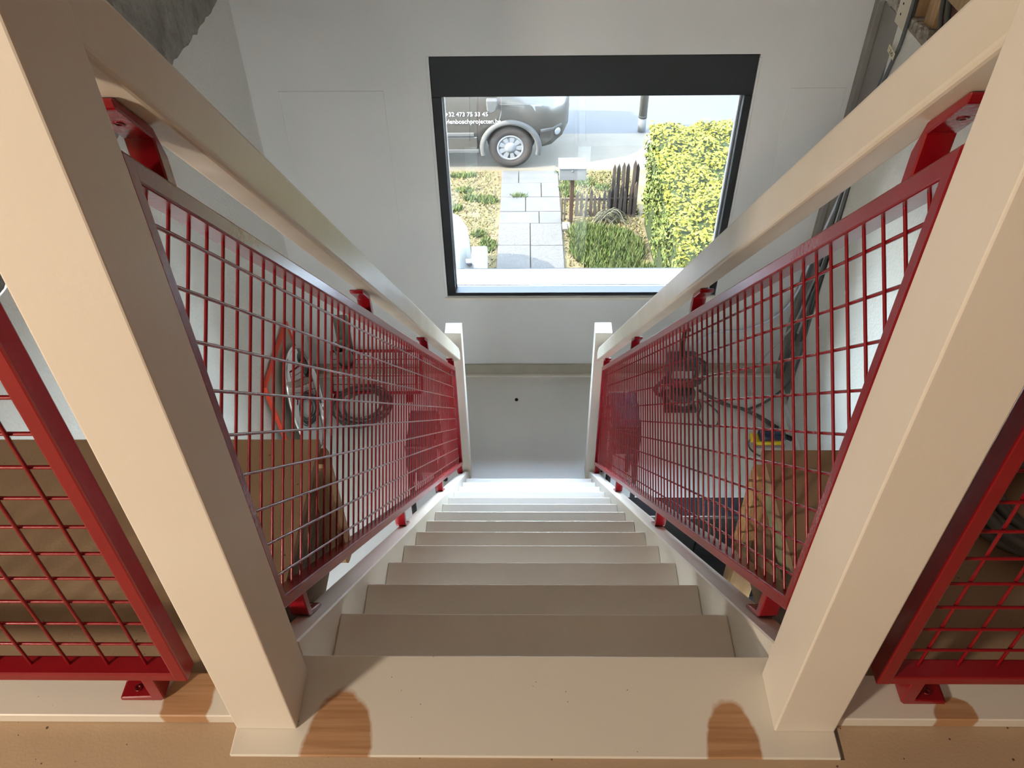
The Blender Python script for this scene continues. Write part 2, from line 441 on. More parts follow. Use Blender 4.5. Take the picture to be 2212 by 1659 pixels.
# raw concrete band above the plaster, with a ragged lower edge
bm = bmesh.new()
n = 90
top = []; low = []; topb = []; lowb = []
for i in range(n + 1):
    y = 0.25 + (WY - 0.25) * i / n
    j = random.uniform(-0.010, 0.010) + 0.008 * math.sin(y * 5)
    zz = -0.225 - 0.013 * (y - 2) + j
    low.append(bm.verts.new((XL + 0.012 + random.uniform(-.003, .003), y, zz))); top.append(bm.verts.new((XL + 0.012, y, 2.45)))
    lowb.append(bm.verts.new((XL - 0.12, y, zz))); topb.append(bm.verts.new((XL - 0.12, y, 2.45)))
for i in range(n):
    bm.faces.new((low[i], low[i + 1], top[i + 1], top[i])); bm.faces.new((low[i + 1], low[i], lowb[i], lowb[i + 1])); bm.faces.new((lowb[i + 1], lowb[i], topb[i], topb[i + 1]))
bm.faces.new((low[0], top[0], topb[0], lowb[0])); bm.faces.new((low[n], lowb[n], topb[n], top[n]))
bmesh.ops.recalc_face_normals(bm, faces=bm.faces)
struct('trim_1', bm, M['concrete'], 'raw grey concrete band on top of the left wall')
# right wall: cream plaster, bare chase in the corner, rubble zone on top
CH = 3.755
bm = bmesh.new(); bm_box(bm, (XR, -3.2, FZ), (XR + 0.3, CH, -0.305))
struct('wall_right', bm, M['cream'], 'cream stippled right wall')
bm = bmesh.new(); bm_box(bm, (XR + 0.035, CH, FZ), (XR + 0.3, WY, -0.33))
struct('trim_2', bm, M['grey_render'], 'bare grey strip in the right corner behind the cables')
bm = bmesh.new(); bm_box(bm, (XR - 0.001, WY - 0.055, FZ), (XR + 0.036, WY, 2.45), 0.004)
struct('trim_3', bm, M['grey_render'], 'grey vertical edge beside the window wall')
bm = bmesh.new(); bm_box(bm, (XR + 0.16, -3.2, -0.305), (XR + 0.3, WY, 2.45))
struct('wall_right_upper', bm, M['brick'], 'dark red bare masonry above the right wall')
# crumbling mortar bed on the wall edge
bm = bmesh.new()
n = 60
for k in range(n):
    y = 2.6 + 1.52 * k / n + random.uniform(-.01, .01)
    s = random.uniform(0.010, 0.030)
    bm_box(bm, (XR + 0.005 + random.uniform(0, .03), y - s, -0.312), (XR + 0.16, y + s, -0.300 + random.uniform(0.004, 0.05)), 0.006)
struct('trim_4', bm, M['mortar'], 'crumbling mortar edge on top of the right wall')['kind'] = 'structure'
bm = bmesh.new(); bm_box(bm, (-3.6, -3.3, FZ - 0.12), (XR + 0.3, -3.2, 2.45))
bm_box(bm, (-3.6, -3.2, -0.026), (-3.5, 0.35, 2.45)); bm_box(bm, (-3.5, 0.25, -0.24), (XL - 0.12, 0.35, 2.45))
struct('wall_back', bm, M['wall'], 'plain back wall behind the photographer')
bm = bmesh.new(); bm_box(bm, (-3.6, -3.3, 2.45), (XR + 0.3, WY + 0.32, 2.55))
struct('ceiling', bm, M['wall'], 'white ceiling over the stairwell')
# upper floor of chipboard, notched around the stairs
bm = bmesh.new()
bm_box(bm, (-3.5, -3.2, -0.026), (XR + 0.16, -0.0427, -0.004))
bm_box(bm, (-3.5, -0.0427, -0.026), (XL, 0.25, -0.004))
bm_box(bm, (XL, -0.0427, -0.026), (-0.455, 0.05, -0.004))
bm_box(bm, (0.482, -0.0427, -0.026), (XR, 0.05, -0.004))
struct('floor_upper', bm, M['chip'], 'tan speckled chipboard landing floor')
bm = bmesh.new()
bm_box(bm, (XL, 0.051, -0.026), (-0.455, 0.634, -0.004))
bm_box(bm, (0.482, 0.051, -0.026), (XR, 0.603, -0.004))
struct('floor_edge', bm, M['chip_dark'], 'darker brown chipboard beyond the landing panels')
# joists under the landing edges
def beam(name, lo, hi, m, label, bev=0.006):
    bm = bmesh.new(); bm_box(bm, lo, hi, bev)
    for v in bm.verts: v.co += Vector((random.uniform(-.003, .003), random.uniform(-.003, .003), random.uniform(-.003, .003)))
    return tag(obj(name, bm, m), label, 'beam')
beam('floor_joist', (-0.545, -1.2, -0.37), (-0.478, 0.585, -0.050), M['timber'], 'rough brown joist under the left landing edge')
beam('floor_joist', (-0.500, 0.588, -0.40), (-0.440, 0.640, -0.035), M['timber_pale'], 'pale upright plank on the end of the left landing')
beam('floor_joist', (XL, 0.588, -0.30), (-0.546, 0.625, -0.030), M['timber'], 'brown header board across the front of the left landing')
o = beam('floor_joist', (0.500, -1.2, -0.36), (0.566, 0.560, -0.050), M['timber'], 'rough brown joist under the right landing edge')
beam('floor_joist', (0.470, 0.562, -0.52), (0.540, 0.606, -0.045), M['timber_pale'], 'pale upright plank on the end of the right landing')
beam('floor_joist', (0.567, 0.562, -0.30), (XR, 0.600, -0.030), M['timber'], 'brown header board across the front of the right landing')
# green stained lath on the right joist
bm = bmesh.new(); bm_prism(bm, [(0.02, -0.045), (0.555, -0.028), (0.555, -0.075), (0.02, -0.11)], 0.484, 0.4995, 'X', 0.002)
tag(obj('stained_lath', bm, M['moss']), 'mossy green stained lath along the right landing edge', 'board')

# skirting on the window wall, white lip below it, small white plinths
bm = bmesh.new(); bm_box(bm, (XL, WY - 0.016, -3.040), (XR + 0.03, WY, -2.949), 0.003)
struct('baseboard_front', bm, M['taupe'], 'taupe skirting board under the window')
bm = bmesh.new(); bm_box(bm, (XL, WY - 0.040, FZ), (XR + 0.03, WY, -3.040), 0.004)
struct('trim_5', bm, M['white'], 'thin white lip along the foot of the skirting')
bm = bmesh.new(); bm_box(bm, (XR - 0.022, 0.7, FZ), (XR, CH, FZ + 0.055), 0.003)
struct('baseboard_right', bm, M['wall'], 'low white skirting along the right wall')
# plaster repair patches on the window wall
bm = bmesh.new()
for x0, x1 in ((-1.448, -0.836), (1.50, 1.82)):
    bm_box(bm, (x0, WY - 0.003, -1.9), (x1, WY + 0.01, -0.826), 0.0012)
struct('trim_6', bm, M['wall'], 'slightly raised plaster patches beside the window')

# ------------------------------------------------------------------ window
win = bpy.data.objects.new('window_1', None); C.objects.link(win); win.location = (0.367, WY, WZ0)
tag(win, 'wide black framed window looking onto the front garden', kind='structure')
U = Under(win)
fy0, fy1 = WY + 0.004, WY + 0.085
U.part('frame_head', B((WX0 + .004, fy0, -0.870), (WX1 - .004, fy1, WZ1 - .003), 0.003), M['black'])
U.part('frame_bar', B((WX0 + .004, fy0, WZ0 + .004), (-0.503, fy1, -0.870), 0.003), M['black'])
U.part('frame_bar', B((1.249, fy0, WZ0 + .004), (WX1 - .004, fy1, -0.870), 0.003), M['black'])
U.part('frame_sill', B((-0.503, fy0, WZ0 + .004), (1.249, fy1, -2.292), 0.003), M['black'])
# glazing beads and outer profile
U.part('glazing_bead', B((-0.503, fy1 - .020, -2.292), (-0.494, fy1 + .02, -0.870), 0.001), M['alu'])
U.part('glazing_bead', B((1.238, fy1 - .022, -2.292), (1.249, fy1 + .02, -0.870), 0.001), M['alu'])
U.part('glazing_bead', B((-0.503, fy1 - .030, -0.880), (1.249, fy1 + .03, -0.870), 0.001), M['alu'])
for k, (ya, yb, za, zb, m) in enumerate(((.085, .098, -2.320, -2.296, 'alu'), (.098, .112, -2.320, -2.310, 'black'), (.112, .126, -2.320, -2.300, 'alu'), (.126, .150, -2.320, -2.314, 'black'))):
    U.part('sill_ridge', B((WX0, WY + ya, za), (WX1, WY + yb, zb), 0.002), M[m])
U.part('outer_sill', B((WX0, WY + .150, -2.345), (WX1, WY + .235, -2.322), 0.003), M['alu_sill'])
U.part('outer_frame', B((WX0, fy1 + .02, WZ0), (-0.520, fy1 + .06, WZ1), 0.002), M['alu'])
U.part('outer_frame', B((1.262, fy1 + .02, WZ0), (WX1, fy1 + .06, WZ1), 0.002), M['alu'])
U.part('outer_frame', B((-0.52, fy1 + .02, -0.905), (1.262, fy1 + .06, WZ1), 0.002), M['alu'])
bm = bmesh.new(); bm_box(bm, (-0.498, fy1 + .002, -2.298), (1.243, fy1 + .008, -0.874))
U.part('glass_pane', bm, M['glass'])
U.part('stone_sill', B((WX0 - .06, WY + .235, -2.40), (WX1 + .06, WY + .352, -2.331), 0.004), M['stone'])
# reveal bead and light inner sill strip
bm = bmesh.new()
bm_box(bm, (WX0 - .014, WY - .004, WZ0), (WX0 + .003, WY + .01, WZ1), 0.0015)
bm_box(bm, (WX1 - .003, WY - .004, WZ0), (WX1 + .010, WY + .01, WZ1 - .02), 0.0015)
struct('trim_7', bm, M['wall'], 'white plaster beads down the sides of the window')
bm = bmesh.new(); bm_box(bm, (WX0 - .016, WY - .012, WZ0 - .030), (WX1 + .012, WY + .01, WZ0 - .004), 0.003)
struct('trim_8', bm, M['white'], 'narrow white ledge under the window')

# ------------------------------------------------------------------ staircase
st = thing('staircase', 'steep white painted wooden staircase going down to the window room', 'staircase', (0, 3.09, FZ))
U = Under(st)
NT = 13
tm = None
for k in range(1, NT + 1):
    yf, zt = Y0 + k * G, -k * R_
    if tm is None:
        bm = bmesh.new(); bm_box(bm, (TL, -G - 0.035, -0.036), (TR, 0, 0), 0.0035, 2)
        tm = bpy.data.meshes.new('tread'); bm.to_mesh(tm); bm.free(); tm.materials.append(M['white'])
    U.share('tread', tm, (0, yf, zt))
yE = 3.0935
for a, b in ((TL - 0.0497, TL), (TR, TR + 0.0497)):
    ys = Y0 + 0.002
    pts = [(ys, hz(ys, 0.0433)), (yE, hz(yE, 0.0433)), (yE, FZ), (yE - 0.16, FZ), (ys, hz(ys, -0.235))]
    U.part('stringer', PR(pts, a, b, 'X', 0.003, 1), M['white'])
U.part('landing_board', B((-0.4785, -0.0427, -0.034), (0.4760, Y0, 0.0), 0.002), M['board'])

def post(x0, x1, y0, y1, z0, z1, label):
    bm = bmesh.new(); bm_box(bm, (x0, y0, z0), (x1, y1, z1), 0.0025, 2)
    return tag(obj('newel_post', bm, M['white'], base=((x0 + x1) / 2, (y0 + y1) / 2, z0)), label, 'post')
post(PL - PW, PL, 0.0, PW + .001, 0.0, 1.22, 'thick white square post at the top of the stairs, on the left')
post(PR_, PR_ + 0.0955, 0.0, PW + .001, 0.0, 1.22, 'thick white square post at the top of the stairs, on the right')
post(-0.3815 - .0949, -0.3815, 3.094, 3.189, FZ, -1.782, 'white square post at the foot of the stairs, left of the treads')
post(0.3786, 0.3786 + .0949, 3.094, 3.189, FZ, -1.782, 'white square post at the foot of the stairs, right of the treads')

# handrails between the posts
def handrail(sx, label):
    xi, xo = sx * 0.394, sx * 0.441
    ya, yb = PW + 0.002, 3.085
    lo_a, lo_b = 1.036, 1.020
    pts = [(ya, hz(ya, lo_a)), (yb - .02, hz(yb - .02, lo_b)), (yb, hz(yb, lo_b + .012)), (yb, hz(yb, lo_b + .075)), (yb - .045, hz(yb - .045, lo_b + .100)), (ya, hz(ya, lo_a + .096))]
    bm = PR(pts, min(xi, xo), max(xi, xo), 'X', 0.007, 3)
    return tag(obj('handrail', bm, M['rail'], base=(sx * 0.4175, ya, hz(ya, lo_a))), label, 'handrail')
handrail(-1, 'cream wooden handrail sloping down the left side of the stairs')
handrail(1, 'cream wooden handrail sloping down the right side of the stairs')

# ------------------------------------------------------------------ red mesh panels on the stairs
def wire_mesh(name, a, b, r=0.0027, n=6):
    bm = bmesh.new(); bm_tube(bm, [a, b], r, n, cap=False)
    me = bpy.data.meshes.new(name); bm.to_mesh(me); bm.free(); me.materials.append(M['red']); return me

def screw(U, par, loc, nrm):
    q = Vector(nrm).to_track_quat('Z', 'Y').to_matrix().to_4x4()
    bm = bmesh.new(); bm_lathe(bm, [(0.0065, 0), (0.0065, 0.0015), (0.0035, 0.0022), (0.003, 0.0006), (0.0, 0.0006)], 12, Matrix.Translation(Vector(loc)) @ q)
    bmesh.ops.translate(bm, verts=bm.verts, vec=-U.off)
    return obj('screw', bm, M['screw'], par)

def stair_panel(sx, label):
    xi, xo = sx * 0.418, sx * 0.454
    a, b = min(xi, xo), max(xi, xo)
    xm = sx * 0.437
    y0, y1 = 0.168, 3.000
    t = 0.021
    lo0, lo1, up0, up1 = 0.120, 0.152, 0.934, 0.967
    root = thing('railing_panel', label, 'railing', (sx * 0.436, y0, hz(y0, 0.0433)))
    U = Under(root)
    bv = 0.0028
    U.part('frame_bar', PR([(y0, hz(y0, lo0)), (y0 + t, hz(y0 + t, lo0)), (y0 + t, hz(y0 + t, up1)), (y0, hz(y0, up1))], a, b, 'X', bv, 2), M['red'])
    U.part('frame_bar', PR([(y1 - t, hz(y1 - t, lo0)), (y1, hz(y1, lo0)), (y1, hz(y1, up1)), (y1 - t, hz(y1 - t, up1))], a, b, 'X', bv, 2), M['red'])
    for l, u in ((lo0, lo1), (up0, up1)):
        U.part('frame_bar', PR([(y0 + .004, hz(y0 + .004, l)), (y1 - .004, hz(y1 - .004, l)), (y1 - .004, hz(y1 - .004, u)), (y0 + .004, hz(y0 + .004, u))], a + .0003, b - .0003, 'X', bv, 2), M['red'])
    # verticals
    pitch = 0.0432
    n2 = 1 + S_ * S_                       # the mesh is square to the rails, so its cross wires lean with the stairs
    dh = up0 - lo1 + 0.012
    full = Vector((0, S_ * dh / n2, dh / n2))
    vm = wire_mesh('mesh_wire', (0, 0, 0), full)
    ylo, yhi = y0 + t - 0.004, y1 - t + 0.004
    y = 0.222 - 9 * pitch
    while y < yhi - 0.01:
        f0 = max(0.0, (ylo - y) / full.y); f1 = min(1.0, (yhi - y) / full.y)
        base = Vector((xm - 0.0025, y, hz(y, lo1 - 0.006)))
        if f1 - f0 > 0.03:
            if f0 == 0.0 and f1 == 1.0: U.share('mesh_wire', vm, base)
            else: U.share('mesh_wire', wire_mesh('mesh_wire', full * f0, full * f1), base)
        y += pitch
    # wires along the slope
    ya, yb = y0 + t - 0.004, y1 - t + 0.004
    sm = wire_mesh('slope_wire', (0, 0, 0), (0, yb - ya, -(yb - ya) * S_))
    for h in (0.893, 0.806, 0.719, 0.632, 0.545, 0.458, 0.371, 0.284, 0.197):
        U.share('slope_wire', sm, (xm + 0.0025, ya, hz(ya, h)))
    # brackets: Z-shaped straps up to the handrail and down to the stringer
    for yk in (0.250, 1.152, 2.058, 2.945):
        w = 0.020; pt = 0.011; pl = 0.060
        hb = 1.0355 - 0.016 * (yk / 3.0)
        pts = [(yk, hz(yk, up1 - .004)), (yk + w, hz(yk + w, up1 - .004)), (yk + w, hz(yk + w, hb - .028)), (yk + w - .014, hz(yk + w - .014, hb)), (yk - pl + .005, hz(yk - pl + .005, hb)),
               (yk - pl, hz(yk - pl, hb - .004)), (yk - pl + .002, hz(yk - pl + .002, hb - pt - .003)), (yk, hz(yk, hb - pt - .006))]
        br = U.part('handrail_bracket', PR(pts, a + .001, b - .001, 'X', 0.0018), M['red'])
        screw(U, br, ((a + b) / 2, yk - pl * .5, hz(yk - pl * .5, hb - pt - .003)), (0, -S_ / 1.43, -1 / 1.43))
        hf = 0.0445
        pts = [(yk, hz(yk, lo0 + .004)), (yk + w, hz(yk + w, lo0 + .004)), (yk + w, hz(yk + w, hf + .014)), (yk + w + .045, hz(yk + w + .045, hf + .012)),
               (yk + w + .048, hz(yk + w + .048, hf + .009)), (yk + w + .048, hz(yk + w + .048, hf)), (yk + .006, hz(yk + .006, hf)), (yk, hz(yk, hf + .010))]
        br = U.part('foot_bracket', PR(pts, a + .001, b - .001, 'X', 0.0018), M['red'])
        screw(U, br, ((a + b) / 2, yk + w + .028, hz(yk + w + .028, hf + .0125)), (0, S_ / 1.43, 1 / 1.43))
    return root
stair_panel(-1, 'long red wire mesh panel sloping down the left side of the stairs')
stair_panel(1, 'long red wire mesh panel sloping down the right side of the stairs')

# ------------------------------------------------------------------ landing balustrade panels and their trims
def landing_panel(sx, xwall, label):
    xe = sx * 0.541 if sx < 0 else 0.527
    ya, yb = 0.035, 0.068
    zt = 0.020
    z0, z1 = 0.086, 0.960
    t = 0.022
    xa = xwall - sx * 0.07
    root = thing('railing_panel', label, 'railing', ((xe + xa) / 2, 0.05, zt))
    U = Under(root)
    def bx(name, x0, x1, za, zb):
        return U.part(name, B((min(x0, x1), ya, za), (max(x0, x1), yb, zb), 0.0028, 2), M['red'])
    bx('frame_bar', xe, xe + sx * t, z0, z1); bx('frame_bar', xa - sx * t, xa, z0, z1)
    for za, zb in ((z0, z0 + t), (z1 - t, z1)):
        U.part('frame_bar', B((min(xe + sx * .004, xa - sx * .004), ya + .0003, za + .0003), (max(xe + sx * .004, xa - sx * .004), yb - .0003, zb - .0003), 0.0028, 2), M['red'])
    ym = (ya + yb) / 2 + 0.004
    vm = wire_mesh('mesh_wire', (0, 0, 0), (0, 0, z1 - z0 - 2 * t + .01))
    hm = wire_mesh('cross_wire', (0, 0, 0), (abs(xa - xe) - 2 * t + .008, 0, 0))
    x = xe + sx * 0.066
    while abs(x - xa) > t + 0.01 and (xa - x) * sx > 0:
        U.share('mesh_wire', vm, (x, ym + sx * 0.0025, z0 + t - .005))
        x += sx * 0.0605
    z = 0.160
    xs = min(xe, xa) + t - .004
    while z < z1 - t - .01:
        U.share('cross_wire', hm, (xs, ym - sx * 0.0025, z)); z += 0.0585
    for xk in (xe + sx * 0.055, xa - sx * 0.09):
        w = 0.022 * sx; f = 0.048 * sx
        pts = [(xk, z0 + .004), (xk + w, z0 + .004), (xk + w, zt + .014), (xk + w + f, zt + .010), (xk + w + f + .003 * sx, zt + .007), (xk + w + f + .003 * sx, zt + .0005), (xk + .006 * sx, zt + .0005), (xk, zt + .008)]
        br = U.part('foot_bracket', PR(pts, ya + .001, yb - .001, 'Y', 0.0018), M['red'])
        screw(U, br, (xk + w + f * .5, (ya + yb) / 2, zt + .0122), (0, 0, 1))
    return root
landing_panel(-1, XL, 'red wire mesh panel on the landing, left of the left post')
landing_panel(1, XR, 'red wire mesh panel on the landing, right of the right post')
for k, (a, b, lab) in enumerate(((XL, -0.481, 'white threshold board under the left landing panel'), (0.479, XR, 'white threshold board under the right landing panel'))):
    bm = bmesh.new(); bm_box(bm, (a, 0.011, -0.004), (b, 0.086, 0.020), 0.002)
    struct('trim_%d' % (9 + k), bm, M['trim_worn'], lab)

# ------------------------------------------------------------------ upstairs lamp, and fill panels added to brighten the lower room
t_ = thing('pendant_lamp', 'white pendant lamp over the landing', 'lamp', LAMP)
U = Under(t_)
bm = bmesh.new(); bm_lathe(bm, [(0.03, 0.10), (0.11, 0.0), (0.108, 0.0), (0.028, 0.096)], 24, Matrix.Translation(LAMP))
U.part('lamp_shade', bm, M['lampshade'])
U.part('cord', TB([(LAMP[0], LAMP[1], LAMP[2] + .09), (LAMP[0], LAMP[1], 2.45)], 0.004, 6), M['cable'])
for (x_, y_, z_, e_), side in zip(FILL_PANELS, ('right', 'left')):
    t_ = thing('fill_panel', 'added unseen fill panel under the %s landing' % side, 'lamp', (x_, y_, z_))
    U = Under(t_)
    U.part('diffuser', B((x_ - .49, y_ - .49, z_ - .006), (x_ + .49, y_ + .49, z_), 0.002), M['fill_face'])
    U.part('housing', B((x_ - .51, y_ - .51, z_ + .001), (x_ + .51, y_ + .51, z_ + .03), 0.004), M['lampshade'])
    for sy in (-.4, .4):
        U.part('hanger', B((x_ - .02, y_ + sy - .02, z_ + .03), (x_ + .02, y_ + sy + .02, -.026), 0.002), M['lampshade'])

# ------------------------------------------------------------------ things in the lower room
# oval mirror leaning on the red edged board against the left wall
def lean_mtx(y, zc, a, k):
    """frame on a plane x = a + k*(z - FZ): local X runs along +Y, local Y up the slope, local Z out into the room"""
    up = Vector((k, 0, 1)).normalized(); ex = Vector((0, 1, 0)); ez = ex.cross(up)
    o = Vector((a + k * (zc - FZ), y, zc))
    return Matrix(((ex.x, up.x, ez.x, o.x), (ex.y, up.y, ez.y, o.y), (ex.z, up.z, ez.z, o.z), (0, 0, 0, 1)))

def place(o_bm, mtx):
    for v in o_bm.verts: v.co = mtx @ v.co
    return o_bm

t_ = thing('framed_board', 'beige board with an orange red edge leaning against the left wall', 'board', (-1.53, 3.40, FZ))
U = Under(t_)
mt = lean_mtx(3.40, -2.625, -1.515, -0.085)
bw, bh = 0.315, 0.43
U.part('backing', place(B((-bw + .014, -bh + .014, -.010), (bw - .014, bh - .014, .004), 0.002), mt), M['beige'])
for lo, hi in (((-bw, -bh, -.014), (-bw + .016, bh, .014)), ((bw - .016, -bh, -.014), (bw, bh, .014)), ((-bw + .016, bh - .016, -.014), (bw - .016, bh, .014)), ((-bw + .016, -bh, -.014), (bw - .016, -bh + .016, .014))):
    U.part('edge_strip', place(B(lo, hi, 0.002), mt), M['redorange'])

t_ = thing('oval_mirror', 'oval mirror with a chrome rim leaning on the red edged board', 'mirror', (-1.42, 3.44, FZ))
U = Under(t_)
mt = lean_mtx(3.45, -2.655, -1.430, -0.125)
mrx, mry = 0.275, 0.398
bm = bmesh.new(); bm_lathe(bm, [(1.0, -0.008), (1.0, 0.003), (0.985, 0.005), (0.0, 0.005)], 48)
for v in bm.verts: v.co.x *= mrx; v.co.y *= mry
U.part('mirror_glass', place(bm, mt), M['mirror'])
ring = [(mrx * math.cos(2 * math.pi * k / 48), mry * math.sin(2 * math.pi * k / 48), 0.0) for k in range(49)]
U.part('rim', place(TB(ring, 0.012, 8, cap=False), mt), M['chrome'])

# spare mesh panel leaning low against the window wall
t_ = thing('spare_mesh_panel', 'small red mesh panel with two feet leaning under the window wall', 'panel', (-1.12, 3.95, FZ))
U = Under(t_)
def px(u, v): return Vector((-1.44 + u, 3.90 + 0.185 * v / 0.29, FZ + 0.03 + 0.245 * v / 0.29))
pw = 0.66
for a, b in (((0, 0), (pw, 0)), ((0, 0.29), (pw, 0.29)), ((0, 0), (0, 0.29)), ((pw, 0), (pw, 0.29))):
    U.part('frame_bar', TB([px(*a), px(*b)], 0.011, 8), M['red'])
for k in range(1, 5):
    U.part('cross_wire', TB([px(0, .29 * k / 5), px(pw, .29 * k / 5)], 0.003, 6), M['red'])
for k in range(1, 17):
    U.part('mesh_wire', TB([px(pw * k / 17, 0), px(pw * k / 17, .29)], 0.003, 6), M['red'])
for u in (0.02, pw - 0.10):
    p0 = px(u, 0)
    bm = bmesh.new(); bm_box(bm, (p0.x - .012, p0.y - .075, FZ), (p0.x + .035, p0.y + .005, FZ + .010), 0.002); bm_box(bm, (p0.x, p0.y - .012, FZ + .010), (p0.x + .022, p0.y + .004, p0.z), 0.002)
    U.part('foot', bm, M['red'])

# grey pipe stub with a black collar in a rough niche
bm = bmesh.new()
bm_box(bm, (-1.395, WY - 0.004, -2.86), (-1.285, WY + 0.01, -2.48), 0.002)
struct('trim_11', bm, M['pvc'], 'rough greenish chase in the window wall')
t_ = thing('drain_pipe', 'short grey pipe with a black open end beside the left corner', 'pipe', (-1.335, 4.06, -2.86))
U = Under(t_)
Mx = Matrix.Translation((-1.335, 4.072, -2.86)) @ Matrix.Rotation(math.radians(24), 4, 'X')
bm = bmesh.new(); bm_lathe(bm, [(0.056, 0), (0.056, 0.10), (0.052, 0.24), (0.046, 0.24), (0.046, 0.0)], 24, Mx, closed=True)
U.part('pipe_body', bm, M['pvc'])
bm = bmesh.new(); bm_lathe(bm, [(0.062, -0.03), (0.062, 0.03), (0.057, 0.03), (0.057, -0.03)], 24, Mx, closed=True)
U.part('collar', bm, M['black'])
bm = bmesh.new(); bm_lathe(bm, [(0.045, 0.02), (0.045, 0.03), (0.0, 0.03)], 24, Mx)  # black disc stands in for the shade inside the pipe
U.part('dark_bore', bm, M['black'])

# cable coil on the left floor
def coil(name, c, r0, r1, turns, rad, m, label, lift=0.0, cat='cable', squash=1.0):
    pts = []
    n = 26
    for i in range(turns * n + 1):
        a = 2 * math.pi * i / n
        q = i / (turns * n)
        r = r0 + (r1 - r0) * (0.5 + 0.5 * math.sin(i * 0.043 + 1.3)) + 0.006 * math.sin(a * 2.3)
        pts.append((c[0] + r * math.cos(a) + 0.012 * math.sin(i * .021), c[1] + squash * r * math.sin(a) + 0.012 * math.cos(i * .017), c[2] + rad + 0.045 * q + 0.006 * (1 + math.sin(a * 1.7))))
    bm = bmesh.new(); bm_tube(bm, pts, rad, 6)
    return tag(obj(name, bm, m, base=c), label, cat)
coil('cable_coil', (-1.205, 3.765, FZ), 0.135, 0.215, 8, 0.0065, M['cable'], 'loose coil of grey cable on the floor beside the oval mirror')
coil('cable_coil', (0.985, 0.435, -0.004), 0.10, 0.15, 7, 0.011, M['cable'], 'coil of dark grey cable on the right part of the landing')

# black bar stools beside the stair foot
def stool(cx, cy, zt, label):
    t_ = thing('bar_stool', label, 'stool', (cx, cy, FZ), 'black stools beside the stair foot')
    U = Under(t_)
    U.part('seat', B((cx - .085, cy - .15, zt - .03), (cx + .085, cy + .15, zt), 0.01, 2), M['blackgloss'])
    for sx in (-1, 1):
        for sy in (-1, 1):
            U.part('leg', TB([(cx + sx * .075, cy + sy * .135, zt - .02), (cx + sx * .085, cy + sy * .165, FZ + 0.001)], 0.0165, 8), M['black'])
    for sx in (-1, 1):
        U.part('stretcher', TB([(cx + sx * .08, cy - .15, FZ + .30), (cx + sx * .08, cy + .15, FZ + .30)], 0.010, 6), M['black'])
    U.part('apron', B((cx - .072, cy - .135, zt - .26), (cx + .072, cy + .135, zt - .03), 0.004), M['black'])
stool(-0.64, 2.93, -2.38, 'narrow black stool left of the stair foot')
stool(0.575, 3.01, -2.30, 'narrow black stool right of the stair foot')

# shallow black cabinet right of the stairs
t_ = thing('black_cabinet', 'shallow black cabinet with a glossy top, right of the stairs', 'cabinet', (0.90, 2.27, FZ))
U = Under(t_)
U.part('top', B((0.53, 2.205, -2.325), (1.30, 2.335, -2.300), 0.003), M['blackgloss'])
for k, (a, b) in enumerate(((0.54, 0.912), (0.918, 1.29))):
    d = U.part('door', B((a, 2.213, FZ + 0.06), (b, 2.225, -2.33), 0.002), M['black'])
U.part('body', B((0.54, 2.226, FZ), (1.29, 2.33, -2.326), 0.002), M['black'])
U.part('shelf', B((0.54, 1.95, -2.68), (1.29, 2.212, -2.665), 0.002), M['black'])
U.part('base_box', B((0.54, 1.95, FZ), (1.29, 2.212, -2.682), 0.002), M['black'])

# dark machine by the window wall
t_ = thing('workshop_machine', 'dark portable machine with an upright handle on the floor under the window', 'machine', (1.09, 3.86, FZ))
U = Under(t_)
U.part('base', B((0.975, 3.71, FZ + .004), (1.205, 3.93, FZ + .035), 0.008, 2), M['machine'])
bm = bmesh.new(); bm_lathe(bm, [(0.085, 0), (0.095, 0.02), (0.095, 0.10), (0.075, 0.125)], 20, Matrix.Translation((1.10, 3.80, FZ + .035)))
U.part('motor', bm, M['machine'])
U.part('motor_band', PR([(1.10 + .10 * math.cos(a * math.pi / 8), 3.80 + .10 * math.sin(a * math.pi / 8)) for a in range(16)], FZ + .085, FZ + .105, 'Z'), M['machine_silver'])
U.part('housing', B((0.985, 3.80, FZ + .16), (1.205, 4.00, FZ + .36), 0.03, 3), M['machine'])
U.part('cover_plate', B((1.005, 3.788, FZ + .27), (1.16, 3.802, FZ + .335), 0.004), M['machine_silver'])
U.part('side_panel', B((1.02, 3.785, FZ + .18), (1.17, 3.802, FZ + .25), 0.006), M['machine_red'])
U.part('handle_post', TB([(1.085, 3.93, FZ + .33), (1.085, 3.96, FZ + .56)], 0.015, 8), M['black'])
U.part('handle_grip', TB([(1.055, 3.96, FZ + .565), (1.125, 3.96, FZ + .575)], 0.014, 8), M['machine_red'])
U.part('side_handle', TB(curve_pts([(0.99, 3.86, FZ + .20), (0.93, 3.82, FZ + .19), (0.905, 3.80, FZ + .15), (0.935, 3.78, FZ + .12), (0.985, 3.80, FZ + .10)]), 0.014, 8), M['machine'])
U.part('hose', TB(curve_pts([(1.19, 3.92, FZ + .34), (1.25, 3.90, FZ + .30), (1.255, 3.88, FZ + .20), (1.19, 3.86, FZ + .14)]), 0.020, 8), M['machine'])
for sx in (0.985, 1.195):
    U.part('stay', TB([(sx, 3.90, FZ + .03), (sx, 3.90, FZ + .18)], 0.012, 6), M['machine'])
def cable(name, ctrl, r, m, label, n=8, cat='cable', group=None):
    bm = bmesh.new(); bm_tube(bm, curve_pts(ctrl, n), r, 7)
    return tag(obj(name, bm, m), label, cat, group)
cable('looped_cord', [(1.22, 3.83, FZ + .03), (1.30, 3.80, FZ + .012), (1.36, 3.70, FZ + .009), (1.33, 3.59, FZ + .009), (1.255, 3.575, FZ + .009), (1.215, 3.66, FZ + .009), (1.245, 3.78, FZ + .009), (1.23, 3.83, FZ + .02)], 0.006, M['cable'], 'thin dark cord looped on the floor beside the machine')
